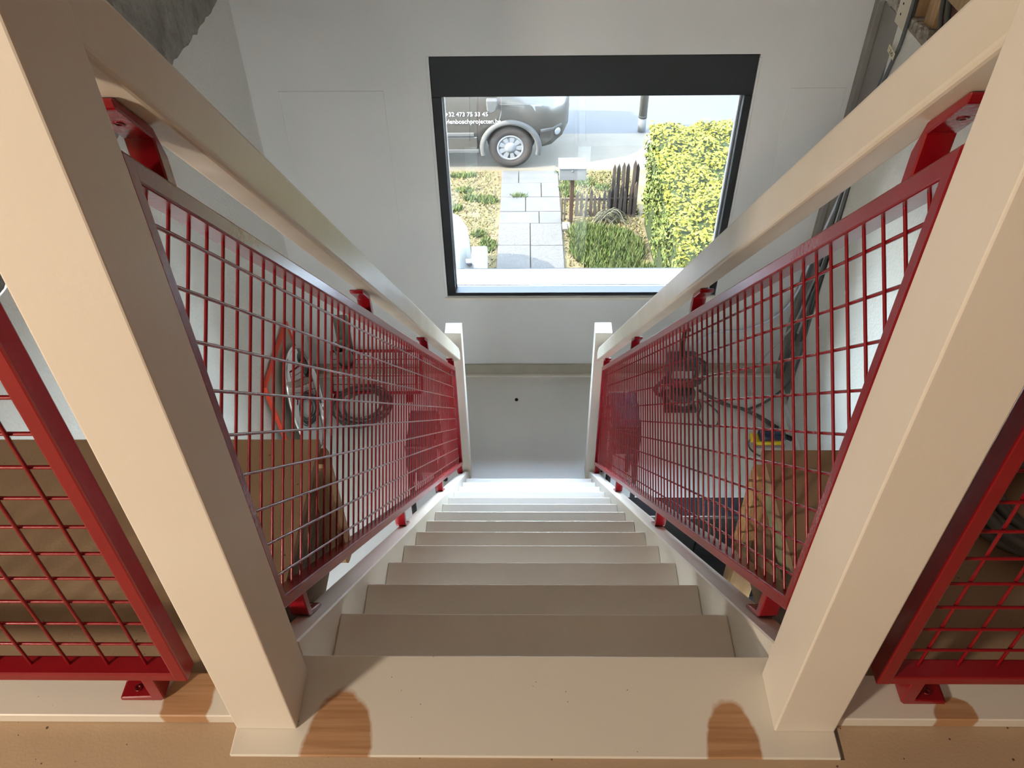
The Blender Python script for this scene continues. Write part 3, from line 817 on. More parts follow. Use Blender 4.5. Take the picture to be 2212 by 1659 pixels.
cable('floor_cable', [(1.245, 3.90, FZ + .05), (1.40, 3.80, FZ + .012), (1.55, 3.745, FZ + .012), (1.66, 3.66, FZ + .012), (1.755, 3.56, FZ + .012)], 0.0105, M['cable'], 'thick grey cable running from the machine to the right wall')
cable('floor_cable', [(1.25, 3.88, FZ + .06), (1.42, 3.78, FZ + .035), (1.56, 3.715, FZ + .022), (1.65, 3.63, FZ + .022), (1.74, 3.54, FZ + .016)], 0.0085, M['cable'], 'thin grey cable lying along the thick one on the floor')

# yellow and blue power tool on the floor
t_ = thing('power_tool', 'yellow and dark blue power tool on the floor near the right wall', 'tool', (1.66, 3.42, FZ))
U = Under(t_)
rot = Matrix.Translation((1.665, 3.43, FZ)) @ Matrix.Rotation(math.radians(2), 4, 'Z')
def tp(name, lo, hi, m, bev=0.01): U.part(name, place(B(lo, hi, bev, 2), rot), M[m])
tp('sole_plate', (-.10, -.050, .002), (.10, .050, .016), 'machine_silver', 0.003)
tp('lower_body', (-.112, -.048, .016), (.088, .048, .050), 'yellow', 0.012)
tp('upper_body', (-.085, -.044, .050), (.10, .044, .098), 'navy', 0.016)
tp('handle', (-.05, -.022, .098), (.085, .022, .125), 'navy', 0.010)
tp('red_switch', (-.03, -.046, .066), (.03, -.041, .078), 'machine_red', 0.002)
tp('nose', (-.140, -.030, .030), (-.110, .030, .075), 'yellow', 0.01)
U.part('dust_port', place(TB([(.10, 0, .06), (.145, -.02, .05)], .018, 10), rot), M['black'])
cable('thin_cord', [(1.545, 3.44, FZ + .05), (1.520, 3.42, FZ + .012), (1.525, 3.36, FZ + .008), (1.575, 3.30, FZ + .008), (1.66, 3.275, FZ + .008), (1.74, 3.26, FZ + .008)], 0.006, M['cable'], 'black cord curling round the yellow power tool')

# cables in the corner chase
chx = XR + 0.022
ctr = [
    (((chx, 3.72, -0.05), (chx, 3.70, -0.30), (chx - .004, 3.745, -0.45), (chx - .004, 3.80, -0.62), (chx, 3.86, -0.85), (chx, 3.90, -1.3), (chx, 3.93, -1.9), (chx - .01, 3.97, -2.55), (chx - .02, 3.99, -2.95)), 'cable', .0105, 'dark cable nearest the window in the corner chase'),
    (((chx, 3.69, -0.05), (chx - .006, 3.675, -0.32), (chx - .008, 3.72, -0.46), (chx - .008, 3.775, -0.64), (chx, 3.83, -0.9), (chx, 3.86, -1.4), (chx, 3.88, -1.9), (chx - .01, 3.94, -2.5)), 'cable_lt', .0085, 'light grey cable second from the window in the corner chase'),
    (((chx - .01, 3.66, -0.05), (chx - .012, 3.655, -0.34), (chx - .012, 3.695, -0.47), (chx - .01, 3.75, -0.66), (chx - .01, 3.80, -0.92), (chx - .01, 3.81, -1.5), (chx - .01, 3.82, -2.0), (chx - .01, 3.86, -2.5)), 'cable', .010, 'dark grey cable in the middle of the corner chase'),
    (((XR - .012, 3.63, -0.05), (XR - .012, 3.635, -0.36), (XR - .012, 3.67, -0.48), (XR - .012, 3.725, -0.68), (XR - .010, 3.765, -0.95), (XR - .010, 3.762, -1.35), (XR - .010, 3.79, -1.85), (XR - .010, 3.835, -2.15), (XR - .010, 3.745, -2.45), (XR - .012, 3.78, -2.75), (XR - .03, 3.84, -2.95), (1.70, 3.80, FZ + .02), (1.58, 3.745, FZ + .010)), 'cable', .0095, 'dark cable bowing out over the right wall down to the floor'),
]
for pts, mm, r, lab in ctr:
    cable('wall_cable', pts, r, M[mm], lab, 8)
cable('white_cable', [(XR + .02, 3.90, -1.35), (XR + .0, 4.02, -1.9), (1.84, 4.085, -2.25), (1.775, 4.10, -2.44), (1.65, 4.112, -2.565), (1.52, 4.115, -2.622), (1.385, 4.115, -2.628), (1.29, 4.112, -2.672), (1.215, 4.10, -2.75), (1.185, 4.05, -2.86)], 0.0075, M['cable_white'], 'white cable swinging across the window wall to the machine')
cable('grey_lead', [(XR + .01, 3.88, -1.9), (1.845, 3.99, -2.42), (1.79, 4.0, -2.59), (1.70, 4.01, -2.78), (1.655, 4.0, -2.92), (1.625, 3.93, FZ + .06), (1.61, 3.86, FZ + .012)], 0.007, M['cable_lt'], 'light grey lead hanging from the corner to the skirting')
# cable tag with handwriting
t_ = thing('cable_tag', 'cream paper tag tied round the cables at the top of the corner', 'tag', (1.83, 3.70, -0.44))
U = Under(t_)
ang = Matrix.Translation((1.822, 3.675, -0.437)) @ Matrix.Rotation(math.radians(-90), 4, 'Z') @ Matrix.Rotation(math.radians(90), 4, 'X') @ Matrix.Rotation(math.radians(-6), 4, 'Z')
U.part('paper', place(B((-.052, -.019, -.001), (.045, .019, .001), 0.0006), ang), M['label'])
def text_mesh(body, size, m, mtx, depth=0.0006, align='LEFT', shear=0.0):
    cu = bpy.data.curves.new('lettering', 'FONT'); cu.body = body; cu.size = size; cu.extrude = depth; cu.align_x = align; cu.resolution_u = 3; cu.shear = shear
    tmp = bpy.data.objects.new('lettering', cu); C.objects.link(tmp)
    dg = bpy.context.evaluated_depsgraph_get()
    me = bpy.data.meshes.new_from_object(tmp.evaluated_get(dg))
    bpy.data.objects.remove(tmp); 
    bm = bmesh.new(); bm.from_mesh(me); bpy.data.meshes.remove(me)
    for v in bm.verts: v.co = mtx @ v.co
    return bm
U.part('lettering', text_mesh("' ZvD", 0.028, M['ink'], ang @ Matrix.Translation((-.036, -.010, .0012)), 0.0004), M['ink'])

# timber ends and bricks in the broken zone above the right wall
t_ = thing('timber_bracket', 'short whitewashed timber block with two nail holes above the corner cables', 'timber', (1.86, 3.70, -0.325))
U = Under(t_)
U.part('block', B((1.845, 3.655, -0.325), (1.945, 3.785, 0.35), 0.004), M['timber_pale'])
U.part('white_face', B((1.838, 3.655, -0.325), (1.8445, 3.785, 0.35), 0.001), M['timber_white'])
for zz in (-0.27, -0.22):
    bm = bmesh.new(); bm_lathe(bm, [(0.006, 0), (0.006, 0.002), (0, 0.002)], 8, Matrix.Translation((1.838, 3.735, zz)) @ Matrix.Rotation(math.radians(-90), 4, 'Y'))
    U.part('nail_head', bm, M['ink'])
o = beam('timber_offcut', (1.90, 3.50, -0.27), (1.99, 3.60, 0.30), M['timber_pale'], 'small tan timber block behind the whitewashed one')
for k in range(5):
    for j in range(4):
        pass
wr = bpy.data.objects['wall_right_upper']
bmesh_bricks = None
bb = bmesh.new(); bm_box(bb, (-.035, -.10, -.028), (.035, .10, .028), 0.004)
bme = bpy.data.meshes.new('brick'); bb.to_mesh(bme); bb.free(); bme.materials.append(M['brick'])
for row in range(7):
    for k in range(8):
        b_ = bpy.data.objects.new('brick', bme); C.objects.link(b_); b_.parent = wr
        b_.location = (XR + 0.135 + random.uniform(-.008, .008), 2.55 + 0.212 * k + (0.106 if row % 2 else 0), -0.225 + 0.068 * row)
tag(cable('wall_cable', [(1.95, 3.58, 0.2), (1.93, 3.55, 0.02), (1.90, 3.47, -0.10), (1.885, 3.38, -0.20), (1.88, 3.30, -0.27)], .011, M['cable'], 'dark cable crossing the red masonry beside the timber blocks'))
cable('wall_cable', [(1.95, 3.54, 0.2), (1.93, 3.49, 0.02), (1.90, 3.40, -0.10), (1.885, 3.30, -0.20), (1.88, 3.22, -0.27)], .013, M['cable'], 'thicker dark cable crossing the red masonry')
beam('pale_plank', (1.84, 3.02, -0.06), (1.98, 3.30, 0.35), M['timber_pale'], 'pale plank above the red masonry on the right wall')

# pebble on the floor
bm = bmesh.new(); bmesh.ops.create_icosphere(bm, subdivisions=2, radius=0.013)
for v in bm.verts: v.co = Vector((-0.085 + v.co.x, 3.845 + v.co.y, FZ + 0.011 + v.co.z * 0.85)); 
for f in bm.faces: f.smooth = True
tag(obj('stopper', bm, M['stone']), 'small round pale stopper on the floor under the window', 'ball')

# ------------------------------------------------------------------ outside: the garden slopes down to the street
GS = -0.103
def gz(y): return -4.82 + GS * (y - 8.1)
def slab(name, x0, x1, y0, y1, m, label, top=0.0, th=0.12, sub=1):
    bm = bmesh.new()
    v = [bm.verts.new((x, y, gz(y) + top + d)) for d in (-th, 0) for x, y in ((x0, y0), (x1, y0), (x1, y1), (x0, y1))]
    for f in ((0, 3, 2, 1), (4, 5, 6, 7), (0, 1, 5, 4), (1, 2, 6, 5), (2, 3, 7, 6), (3, 0, 4, 7)): bm.faces.new([v[i] for i in f])
    return struct(name, bm, m, label)
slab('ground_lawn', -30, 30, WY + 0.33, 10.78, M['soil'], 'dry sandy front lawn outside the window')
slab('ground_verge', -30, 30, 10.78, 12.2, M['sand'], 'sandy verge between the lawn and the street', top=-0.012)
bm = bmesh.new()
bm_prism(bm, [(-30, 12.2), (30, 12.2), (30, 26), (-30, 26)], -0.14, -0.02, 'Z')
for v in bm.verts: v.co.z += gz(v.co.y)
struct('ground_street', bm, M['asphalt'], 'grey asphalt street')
bm = bmesh.new()



# garden path: a slab is a part of the path
t_ = thing('garden_path', 'pale concrete slab path running from the window to the street', 'path', (0.04, 9.3, gz(9.3)))
U = Under(t_)
def pslab(x0, x1, y0, y1, m, dz=0.0):
    bm = bmesh.new(); bm_box(bm, (x0 + .005, y0 + .006, 0.0), (x1 - .005, y1 - .006, 0.035), 0.004)
    for v in bm.verts: v.co.z += gz(v.co.y) + dz
    U.part('slab', bm, m)
y = 9.02
for k in range(6):
    ya = y - 0.60
    for x0, x1 in ((-0.375, 0.04), (0.04, 0.455)):
        pslab(x0, x1, ya, y, M['aggregate'], random.uniform(-.004, .004))
    y = ya
rows = [9.02, 9.36, 9.80, 10.26, 10.70]
for k, (a, b) in enumerate(zip(rows, rows[1:])):
    cut = (0.16, -0.02, 0.20, -0.12)[k]
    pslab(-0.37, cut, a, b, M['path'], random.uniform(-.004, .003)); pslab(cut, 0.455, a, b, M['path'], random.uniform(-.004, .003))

# grass and weeds: nobody could count the blades
def blades(name, spots, m, label, h0, h1, w=0.012):
    bm = bmesh.new()
    for x, y, lean in spots:
        z = gz(y); h = random.uniform(h0, h1); a = random.uniform(0, 6.283)
        dx, dy = math.cos(a) * w, math.sin(a) * w
        ox, oy = random.uniform(-1, 1) * lean, random.uniform(-1, 1) * lean
        v = [bm.verts.new((x - dx, y - dy, z - .004)), bm.verts.new((x + dx, y + dy, z - .004)), bm.verts.new((x + ox, y + oy, z + h))]
        bm.faces.new(v)
    return tag(obj(name, bm, m), label, 'grass', kind='stuff')
def patch(cx, cy, rx, ry, n, lean=0.03):
    out = []
    for _ in range(n):
        a = random.uniform(0, 6.283); r = math.sqrt(random.random())
        out.append((cx + rx * r * math.cos(a), cy + ry * r * math.sin(a), lean))
    return out
random.seed(3)
sp = []
for cx, cy, rx, ry, n in ((1.0, 8.35, .46, .55, 5200), (0.75, 8.75, .22, .22, 1400), (1.2, 7.6, .5, .4, 2500)): sp += patch(cx, cy, rx, ry, n, .05)
blades('lush_grass', sp, M['grass_green'], 'bright green grass patch right of the path', 0.04, 0.12)
sp = []
for cx, cy, rx, ry, n in ((-.55, 9.75, .14, .12, 420), (-.78, 9.80, .10, .09, 260), (-.88, 10.05, .12, .08, 260), (-.50, 8.45, .10, .18, 420), (-.62, 8.75, .10, .08, 220), (-.95, 10.55, .2, .06, 300), (-1.0, 9.5, .12, .1, 260), (-.12, 9.83, .11, .055, 420), (0.62, 9.9, .12, .10, 300), (0.55, 10.1, .1, .1, 200), (.75, 10.3, .25, .15, 400), (1.1, 10.1, .15, .1, 200), (.46, 10.62, .04, .03, 60)): sp += patch(cx, cy, rx, ry, n, .045)
blades('weed_tufts', sp, M['grass_green'], 'small green tufts growing in the dry lawn and path', 0.02, 0.08)
sp = [(random.uniform(-2.4, -.40), random.uniform(7.2, 10.7), .05) for _ in range(9000)] + [(random.uniform(.48, 1.5), random.uniform(9.3, 10.7), .05) for _ in range(4000)] + [(random.uniform(.48, 1.5), random.uniform(7.4, 9.2), .05) for _ in range(2500)]
blades('dry_grass', sp, M['grass_dry'], 'straw coloured dry grass over the lawn', 0.015, 0.05)

# hedge
hx0, hx1, hy0, hy1, hzt = 1.47, 3.4, 4.9, 9.18, -3.50
t_ = thing('hedge', 'broad clipped hedge with bright yellow leaves right of the garden', 'hedge', ((hx0 + hx1) / 2, (hy0 + hy1) / 2, gz(7.0)))
U = Under(t_)
bm = bmesh.new(); bm_box(bm, (hx0 + .07, hy0, gz(hy1) - .1), (hx1, hy1 - .06, hzt - .06), 0.08, 2)
U.part('twig_core', bm, M['hedge_core'])
def leaves(name, n, fn, m, s0, s1):
    bm = bmesh.new()
    for _ in range(n):
        p, nr = fn()
        nr = (Vector(nr) + Vector((random.uniform(-.9, .9), random.uniform(-.9, .9), random.uniform(-.6, .9)))).normalized()
        t = nr.orthogonal().normalized(); t = (Matrix.Rotation(random.uniform(0, 6.283), 3, nr) @ t); b = nr.cross(t)
        s = random.uniform(s0, s1); p = Vector(p)
        bm.faces.new([bm.verts.new(q) for q in (p - t * s, p - b * s * .5 + nr * s * .12, p + t * s, p + b * s * .5 + nr * s * .12)])
    o = U.part(name, bm, m); o['kind'] = 'stuff'; return o
def bump2(x, y): return 0.05 * math.sin(x * 7 + 1.2 * math.sin(y * 3)) * math.sin(y * 5.3) + 0.03 * math.sin(x * 17) * math.sin(y * 13)
def f_top():
    x = random.uniform(hx0 + .02, hx1); y = random.uniform(hy0, hy1)
    e = min(1, (x - hx0) / .14) * min(1, (hy1 - y) / .14)
    return (x, y, hzt - .10 + .10 * e + bump2(x, y) + random.uniform(-.05, .02)), (0, 0, 1)
def f_side():
    y = random.uniform(hy0, hy1); z = random.uniform(gz(y), hzt - .08)
    return (hx0 + .06 + bump2(y, z) + random.uniform(-.03, .04) + .10 * max(0, (-4.2 - z)), y, z), (-1, 0, 0)
def f_end():
    x = random.uniform(hx0 + .05, hx1); z = random.uniform(gz(hy1), hzt - .05)
    return (x, hy1 - .05 + bump2(x, z) + random.uniform(-.03, .03), z), (0, 1, 0)
leaves('top_leaves', 16000, f_top, M['leaf_yellow'], .018, .034)
leaves('side_leaves', 9000, f_side, M['leaf_green'], .018, .034)
leaves('end_leaves', 3500, f_end, M['leaf_yellow'], .018, .034)

# fence of pointed stakes, each stake a part
t_ = thing('picket_fence', 'low weathered stake fence across the garden, tall next to the hedge', 'fence', (1.05, 9.3, gz(9.3)))
U = Under(t_)
random.seed(11)
def stake(x, y, h, w, m=None, lean=0.0):
    z = gz(y) - .05
    pts = [(x - w, z), (x + w, z), (x + w * .85 + lean, z + h - w * 2.6), (x + lean, z + h), (x - w * .85 + lean, z + h - w * 2.6)]
    U.part('stake', PR(pts, y - .012, y + .012, 'Y', 0.002), m or M['picket'])
x = 0.66
while x < 1.12:
    stake(x, 9.28 + random.uniform(-.02, .02), random.uniform(.38, .48), random.uniform(.016, .024), lean=random.uniform(-.01, .01)); x += random.uniform(.050, .066)
for k, xx in enumerate((1.135, 1.195, 1.255, 1.318, 1.385, 1.435)):
    stake(xx, 9.33 + .02 * (k % 2), (.80, .80, .83, .81, .86, .80)[k], .027, lean=random.uniform(-.012, .012))
for k, xx in enumerate((1.16, 1.225, 1.29, 1.355, 1.42)):
    stake(xx, 9.24, random.uniform(.48, .58), .022, lean=random.uniform(-.01, .01))
for xx in (.455, .495):
    stake(xx, 9.16, .40, .011)
U.part('rail', B((.45, 9.305, gz(9.3) + .22), (1.45, 9.32, gz(9.3) + .255), 0.003), M['picket'])

# letter box on a rusty post, block with holes
t_ = thing('letter_box', 'white metal letter box on a rusty post beside the path', 'mailbox', (0.565, 9.02, gz(9.02)))
U = Under(t_)
U.part('box', PR([(9.0, -4.245), (9.30, -4.245), (9.30, -4.110), (9.0, -4.085)], .403, .742, 'X', 0.006, 2), M['mailbox'])
U.part('lid', PR([(8.99, -4.083), (9.31, -4.108), (9.31, -4.098), (8.99, -4.073)], .398, .747, 'X', 0.002), M['mailbox'])
bm = bmesh.new(); bm_lathe(bm, [(.011, 0), (.011, .004), (0, .004)], 12, Matrix.Translation((.57, 9.0, -4.115)) @ Matrix.Rotation(math.radians(90), 4, 'X'))
U.part('lock', bm, M['ink'])
U.part('post', B((.548, 9.04, gz(9.05) - .05), (.598, 9.08, -4.247), 0.004), M['rust'])
t_ = thing('hollow_block', 'small pale block with two holes at the foot of the letter box post', 'block', (0.51, 8.90, gz(8.9)))
U = Under(t_)
bm = bmesh.new(); bm_box(bm, (.458, 8.84, gz(8.9)), (.560, 9.0, gz(8.9) + .05), 0.005)
U.part('body', bm, M['block'])
for yy in (8.885, 8.945):
    bm = bmesh.new(); bm_lathe(bm, [(.016, 0), (.016, .0015), (0, .0015)], 12, Matrix.Translation((.51, yy, gz(8.9) + .05)))
    U.part('hole', bm, M['ink'])
# heap of cut twigs
t_ = thing('brush_heap', 'heap of bent dry twigs in front of the stake fence', 'twigs', (1.12, 9.1, gz(9.1)))
U = Under(t_)
random.seed(5)
for k in range(26):
    a = random.uniform(-.9, .9); cx = 1.08 + random.uniform(-.12, .12); cy = 9.08 + random.uniform(-.08, .08); L_ = random.uniform(.22, .42); hh = random.uniform(.05, .20)
    pts = []
    for i in range(7):
        u = i / 6 - .5
        pts.append((cx + L_ * 2 * u * .5 * math.cos(a * .4) , cy + L_ * u * math.sin(a) - .12 * u * u, gz(cy) + .01 + hh * (1 - 4 * u * u) + random.uniform(0, .015)))
    U.part('twig', TB(pts, random.uniform(.004, .007), 5), M['twig'])

# utility pole behind the hedge
t_ = thing('street_pole', 'cream round pole with a dark band standing behind the hedge', 'pole', (1.855, 12.3, gz(12.3)))
U = Under(t_)
def polepart(name, z0, z1, r, m):
    bm = bmesh.new(); bm_lathe(bm, [(r, z0), (r, z1)], 20, Matrix.Translation((1.855, 12.3, 0))); U.part(name, bm, M[m])
polepart('base', gz(12.3) - .1, -5.02, .064, 'pole_grey'); 
polepart('shaft', -5.0, -1.5, .066, 'pole')
polepart('band', -5.03, -4.99, .068, 'pole_dark')

# ------------------------------------------------------------------ vehicles
def loft(stations, nx=None):
    """closed body through stations (x, halfwidth_low, halfwidth_belt, halfwidth_roof, z_bottom, z_low, z_belt, z_roof) along X"""
    bm = bmesh.new(); rings = []
    for x, wl, wb, wr, zb, zl, zm, zr in stations:
        half = [(wl * .55, zb), (wl * .95, zb + .02), (wl, zl), (wb, (zl + zm) / 2 + .02), (wb * .985, zm), (wr * 1.02, zr - (zr - zm) * .25), (wr * .88, zr - .03), (wr * .5, zr)]
        ring = [(w, z) for w, z in half] + [(-w, z) for w, z in reversed(half)]
        rings.append([bm.verts.new((x, w, z)) for w, z in ring])
    n = len(rings[0])
    for a, b in zip(rings, rings[1:]):
        for k in range(n): bm.faces.new((a[k], a[(k + 1) % n], b[(k + 1) % n], b[k]))
    bm.faces.new(rings[0]); bm.faces.new(rings[-1])
    bmesh.ops.recalc_face_normals(bm, faces=bm.faces)
    for f in bm.faces: f.smooth = len(f.verts) == 4
    return bm

def wheel(U, mtx, r, w, name='wheel'):
    """wheel with its axis on local Z, outer face towards +Z"""
    bm = bmesh.new()
    bm_lathe(bm, [(r * .60, w * .40), (r * .66, w * .47), (r * .82, w * .5), (r * .95, w * .44), (r, w * .28), (r, -w * .4), (r * .9, -w * .5), (r * .6, -w * .5)], 40, mtx, closed=True)
    tyre = U.part('tyre', bm, M['tyre'])
    off = U.off
    def sub(nm, b, m):
        bmesh.ops.translate(b, verts=b.verts, vec=-off); return obj(nm, b, m, tyre)
    bm = bmesh.new(); bm_lathe(bm, [(r * .62, -w * .2), (r * .62, w * .34), (0, w * .34)], 32, mtx)
    sub('rim', bm, M['tyre_dark'])
    bm = bmesh.new()
    bm_lathe(bm, [(r * .52, w * .36), (r * .62, w * .36), (r * .62, w * .45), (r * .52, w * .43)], 36, mtx, closed=True)
    bm_lathe(bm, [(r * .28, w * .36), (r * .28, w * .42), (r * .10, w * .47), (0, w * .47)], 24, mtx)
    for k in range(9):
        a = 2 * math.pi * k / 9
        R2 = mtx @ Matrix.Rotation(a, 4, 'Z')
        pts = [(r * .26, -r * .075), (r * .54, -r * .115), (r * .54, r * .115), (r * .26, r * .075)]
        b2 = bmesh.new(); bm_prism(b2, pts, w * .36, w * .425, 'Z')
        for v in b2.verts: v.co = R2 @ v.co
        tmp = bpy.data.meshes.new('t'); b2.to_mesh(tmp); b2.free(); bm.from_mesh(tmp); bpy.data.meshes.remove(tmp)
    sub('hubcap', bm, M['hubcap'])
    return tyre

VY = 10.84
VC = VY + 0.92                       # centre line of the van
WXc, WZc, WR = -0.240, -4.785, 0.322
van = thing('delivery_van', 'dark brown van with white lettering parked at the far end of the path', 'van', (-1.4, VC, gz(VC) - .02))
U = Under(van)
zb = -4.835
STN = [(-4.4, .86, .90, .72, zb + .02, -4.55, -4.02, -3.25), (-4.3, .90, .92, .78, zb, -4.55, -4.02, -3.18), (-1.7, .91, .92, .80, zb, -4.55, -4.02, -3.15), (-0.75, .91, .92, .76, zb, -4.55, -4.02, -3.22),
       (-0.40, .91, .92, .78, zb, -4.55, -4.05, -3.66), (-0.05, .91, .915, .80, zb, -4.55, -4.12, -3.90), (0.15, .89, .90, .76, zb, -4.56, -4.16, -3.96), (0.36, .82, .83, .68, zb + .03, -4.56, -4.20, -4.03),
       (0.52, .66, .68, .54, zb + .10, -4.56, -4.24, -4.10), (0.61, .42, .45, .34, zb + .18, -4.56, -4.30, -4.18), (0.63, .18, .2, .15, zb + .22, -4.56, -4.36, -4.25)]
bm = loft(STN)
for v in bm.verts: v.co.y += VC
body = U.part('body', bm, M['van'])
# wheel arches cut into the body
cut = bmesh.new(); bm_lathe(cut, [(.385, -.30), (.385, .30)], 40, Matrix.Translation((WXc, VY + .12, WZc)) @ Matrix.Rotation(math.radians(90), 4, 'X'))
bmesh.ops.translate(cut, verts=cut.verts, vec=-U.off)
cme = bpy.data.meshes.new('cutter'); cut.to_mesh(cme); cut.free()
co = bpy.data.objects.new('cutter', cme); C.objects.link(co); co.location = van.location
md = body.modifiers.new('arch', 'BOOLEAN'); md.operation = 'DIFFERENCE'; md.object = co; md.solver = 'EXACT'
bpy.context.view_layer.update()
dg = bpy.context.evaluated_depsgraph_get()
nm = bpy.data.meshes.new_from_object(body.evaluated_get(dg)); body.modifiers.clear(); body.data = nm
if len(nm.materials) == 0: nm.materials.append(M['van'])
bpy.data.objects.remove(co)
def toY(mtx): return mtx
FACE = Matrix.Rotation(math.radians(90), 4, 'X')     # local Z -> -Y (towards the house)
wheel(U, Matrix.Translation((WXc, VY + .105, WZc)) @ FACE, WR, .20)
wheel(U, Matrix.Translation((-3.3, VY + .105, WZc - .0)) @ FACE, WR, .20)
bm = bmesh.new(); bm_lathe(bm, [(.37, .0), (.0, .0)], 32, Matrix.Translation((WXc, VY + .40, WZc)) @ FACE); U.part('arch_liner', bm, M['tyre_dark'])
# arch flare, sill moulding, bumper plastic
fl_pts = [(.375, -.02), (.375, .030), (.40, .036), (.445, .022), (.455, -.02)]
bm = bmesh.new()
rings = []
for i in range(25):
    a = math.radians(-14 + 208 * i / 24)
    rings.append([bm.verts.new((WXc + rr * math.cos(a), VY + .012 - dd, WZc + rr * math.sin(a))) for rr, dd in fl_pts])
for a, b in zip(rings, rings[1:]):
    for k in range(len(fl_pts) - 1): bm.faces.new((a[k], a[k + 1], b[k + 1], b[k]))
bmesh.ops.recalc_face_normals(bm, faces=bm.faces)
for f in bm.faces: f.smooth = True
U.part('arch_flare', bm, M['van_plastic'])
U.part('sill_moulding', B((-2.9, VY - .012, zb - .01), (-0.70, VY + .05, zb + .045), 0.008, 2), M['van_plastic'])
U.part('side_moulding', B((-2.9, VY - .018, -4.585), (-0.76, VY + .03, -4.53), 0.010, 2), M['van_plastic'])
U.part('rear_sill_panel', B((-2.9, VY - .004, -4.80), (-0.72, VY + .04, -4.60), 0.01), M['van'])
bp_ = [(-.02 + 0.21, VY + .02), (.36, VY + .095), (.50, VY + .24), (.60, VY + .50), (.64, VY + .92), (.58, VY + .92), (.53, VY + .52), (.44, VY + .28), (.32, VY + .14), (.19, VY + .07)]
bm = bmesh.new(); bm_prism(bm, bp_, -4.80, -4.50, 'Z', 0.012, 2)
for v in bm.verts:
    if v.co.z < -4.65: v.co.z += max(0, v.co.x - .15) * .42; v.co.x -= .02
U.part('bumper', bm, M['van'])
bm = bmesh.new(); bm_prism(bm, [(x + .006, y - .004) for x, y in bp_], -4.55, -4.505, 'Z', 0.01, 2); U.part('bumper_strip', bm, M['van_plastic'])
bm = bmesh.new(); bm_lathe(bm, [(.055, 0), (.055, .012), (.04, .018), (0, .018)], 16, Matrix.Translation((.44, VY + .175, -4.60)) @ Matrix.Rotation(math.radians(38), 4, 'Z') @ FACE)
for v in bm.verts: pass
U.part('fog_lamp', bm, M['headlight'])
# headlight
bm = bmesh.new()
hp = [(.06, -4.13), (.20, -4.14), (.36, -4.19), (.46, -4.28), (.42, -4.36), (.30, -4.38), (.16, -4.28)]
hv = []
def vskin(x): return VY + .018 + (0 if x < .05 else 1.05 * (x - .05) ** 2 + .10 * (x - .05))
for d in (-.012, .06):
    hv.append([bm.verts.new((x, vskin(x) + d - (.0 if z < -4.2 else -.012), z)) for x, z in hp])
bm.faces.new(hv[0]); bm.faces.new(list(reversed(hv[1])))
for i in range(len(hp)): bm.faces.new((hv[0][i], hv[0][(i + 1) % len(hp)], hv[1][(i + 1) % len(hp)], hv[1][i]))
bmesh.ops.recalc_face_normals(bm, faces=bm.faces)
U.part('headlight', bm, M['headlight'])
# glass, seams, mirror, lettering
U.part('side_window', PR([(-2.6, -4.02), (-.62, -4.02), (-.50, -3.97), (-.80, -3.40), (-2.6, -3.34)], VY + .02, VY + .10, 'Y', .01), M['glass_dark'])
U.part('windscreen', PR([(VC - .62, -3.90), (VC + .62, -3.90), (VC + .56, -3.32), (VC - .56, -3.32)], -.52, -.48, 'X', .01), M['glass_dark'])
U.part('door_seam', TB(curve_pts([(-.365, VY - .004, -3.98), (-.365, VY - .006, -4.2), (-.40, VY - .007, -4.34), (-.46, VY - .004, -4.44)]), .004, 5), M['tyre_dark'])
U.part('crease_line', TB([(-.39, VY - .001, -4.105), (-.2, VY - .002, -4.112), (.05, VY + .012, -4.125)], .006, 6), M['van_plastic'])
U.part('mirror_housing', PR([(-.56, -4.13), (-.50, -4.17), (-.44, -4.14), (-.40, -4.03), (-.41, -3.97), (-.57, -3.97)], VY - .16, VY - .06, 'Y', .02, 2), M['van_plastic'])
U.part('mirror_arm', B((-.50, VY - .07, -4.09), (-.44, VY + .03, -4.05), .006), M['van_plastic'])
TX = Matrix.Rotation(math.radians(90), 4, 'X')
U.part('phone_number', text_mesh('+32 473 75 33 45', 0.088, M['car_white'], Matrix.Translation((-1.165, VY - .004, -4.275)) @ TX @ Matrix.Diagonal((.97, 1, 1, 1)), .002), M['car_white'])
U.part('web_address', text_mesh('ylenboschprojecten.be', 0.094, M['car_white'], Matrix.Translation((-1.165, VY - .006, -4.385)) @ TX @ Matrix.Diagonal((.93, 1, 1, 1)), .002), M['car_white'])

# silver car close to the house, lower left
car = thing('silver_car', 'silver car parked close under the window, only its front wing and mirror showing', 'car', (-1.45, 6.0, gz(6.0)))
U = Under(car)
cst = []
for x, wl, wb, wr, zb2, zl, zm, zr in ((-2.2, .60, .62, .5, .28, .5, .75, .9), (-1.9, .78, .80, .62, .20, .5, .85, 1.05), (-1.0, .84, .86, .60, .18, .5, .92, 1.42), (0.0, .84, .86, .58, .18, .5, .92, 1.42),
                                        (.45, .84, .86, .62, .18, .5, .92, 1.25), (.85, .84, .85, .72, .18, .5, .90, .98), (1.35, .80, .81, .68, .18, .5, .82, .90), (1.75, .68, .70, .56, .22, .5, .72, .80), (1.95, .48, .50, .40, .28, .5, .64, .70), (2.0, .3, .32, .25, .32, .5, .60, .64)):
    cst.append((x, wl, wb, wr, zb2, zl, zm, zr))
def car_at(bm, cx, cy, zg, ang):
    mt = Matrix.Translation((cx, cy, zg)) @ Matrix.Rotation(ang, 4, 'Z')
    for v in bm.verts: v.co = mt @ v.co
    return bm
CG = gz(6.0) + .0
ca = (-1.40, 5.92, CG - .04, math.radians(92))
U.part('body', car_at(loft(cst), *ca), M['car_silver'])
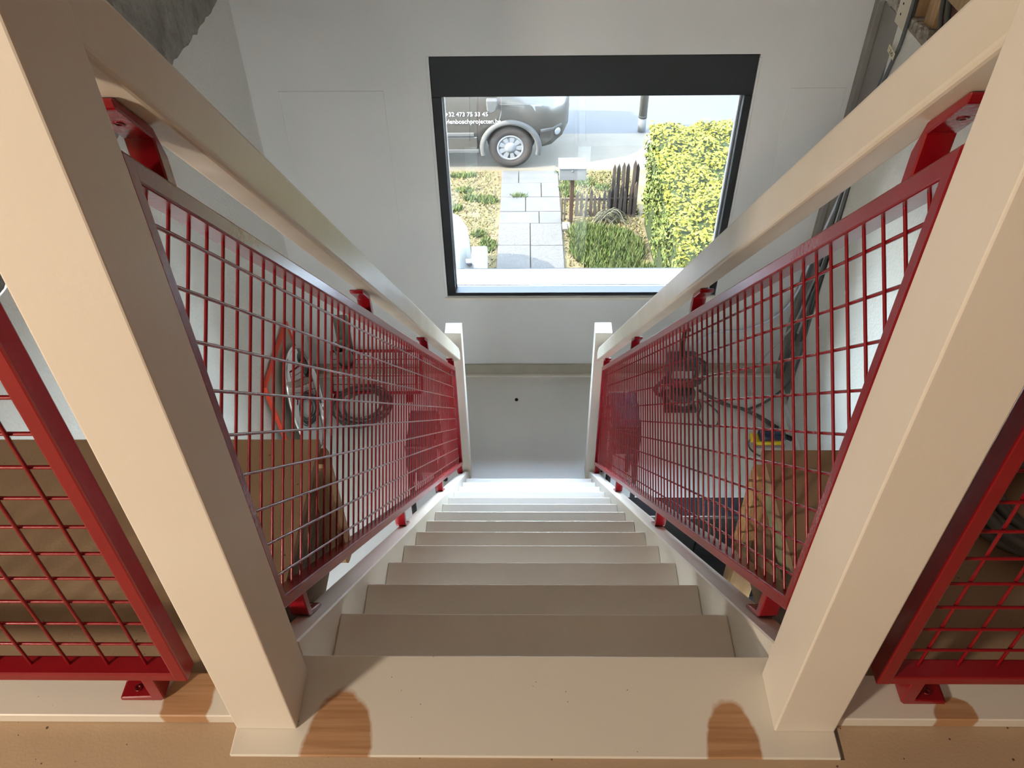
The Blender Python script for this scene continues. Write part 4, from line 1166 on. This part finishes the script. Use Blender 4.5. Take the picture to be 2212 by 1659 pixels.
U.part('windscreen', car_at(PR([(-.60, .98), (.60, .98), (.52, 1.30), (-.52, 1.30)], .62, .64, 'X', .004), *ca), M['glass_dark'])
U.part('wiper_line', car_at(TB(curve_pts([(.92, .50, .955), (.90, 0, .99), (.88, -.45, .975), (.78, -.72, .955)]), .012, 6), *ca), M['black'])
mh = car_at(PR([(.40, .93), (.62, .93), (.66, 1.02), (.60, 1.09), (.44, 1.09)], -1.02, -.86, 'Y', .02, 2), *ca)
U.part('mirror_housing', mh, M['machine'])
U.part('mirror_arm', car_at(B((.48, -.88, .93), (.56, -.78, .97), .006), *ca), M['black'])
for xx in (-1.25, 1.25):
    for sy in (-1, 1):
        wheel(U, Matrix.Translation((ca[0], ca[1], ca[2])) @ Matrix.Rotation(ca[3], 4, 'Z') @ Matrix.Translation((xx, sy * .74, .30)) @ Matrix.Rotation(math.radians(90 if sy < 0 else -90), 4, 'X'), .30, .18)

# blue car across the street
car2 = thing('blue_car', 'blue car with a red tail lamp across the street above the hedge', 'car', (4.4, 16.3, gz(16.3) - .02))
U = Under(car2)
ca2 = (5.2, 16.35, gz(16.35) - .04, math.radians(176))
st2 = [(x * -1, wl, wb, wr, b_, l_, m_, r_) for x, wl, wb, wr, b_, l_, m_, r_ in reversed(cst)]
U.part('body', car_at(loft(cst), *ca2), M['car_blue'])
U.part('white_strip', car_at(PR([(1.42, .86), (1.54, .84), (1.60, .50), (1.50, .50)], .70, .83, 'Y', .004), *ca2), M['car_white'])
U.part('tail_lamp', car_at(B((.75, .84, .66), (1.0, .90, .92), .02, 2), *ca2), M['taillight'])
U.part('windscreen', car_at(PR([(-.60, .98), (.60, .98), (.52, 1.30), (-.52, 1.30)], .62, .64, 'X', .004), *ca2), M['glass_dark'])
for xx in (-1.25, 1.25):
    for sy in (-1, 1):
        wheel(U, Matrix.Translation((ca2[0], ca2[1], ca2[2])) @ Matrix.Rotation(ca2[3], 4, 'Z') @ Matrix.Translation((xx, sy * .74, .30)) @ Matrix.Rotation(math.radians(90 if sy < 0 else -90), 4, 'X'), .30, .18)
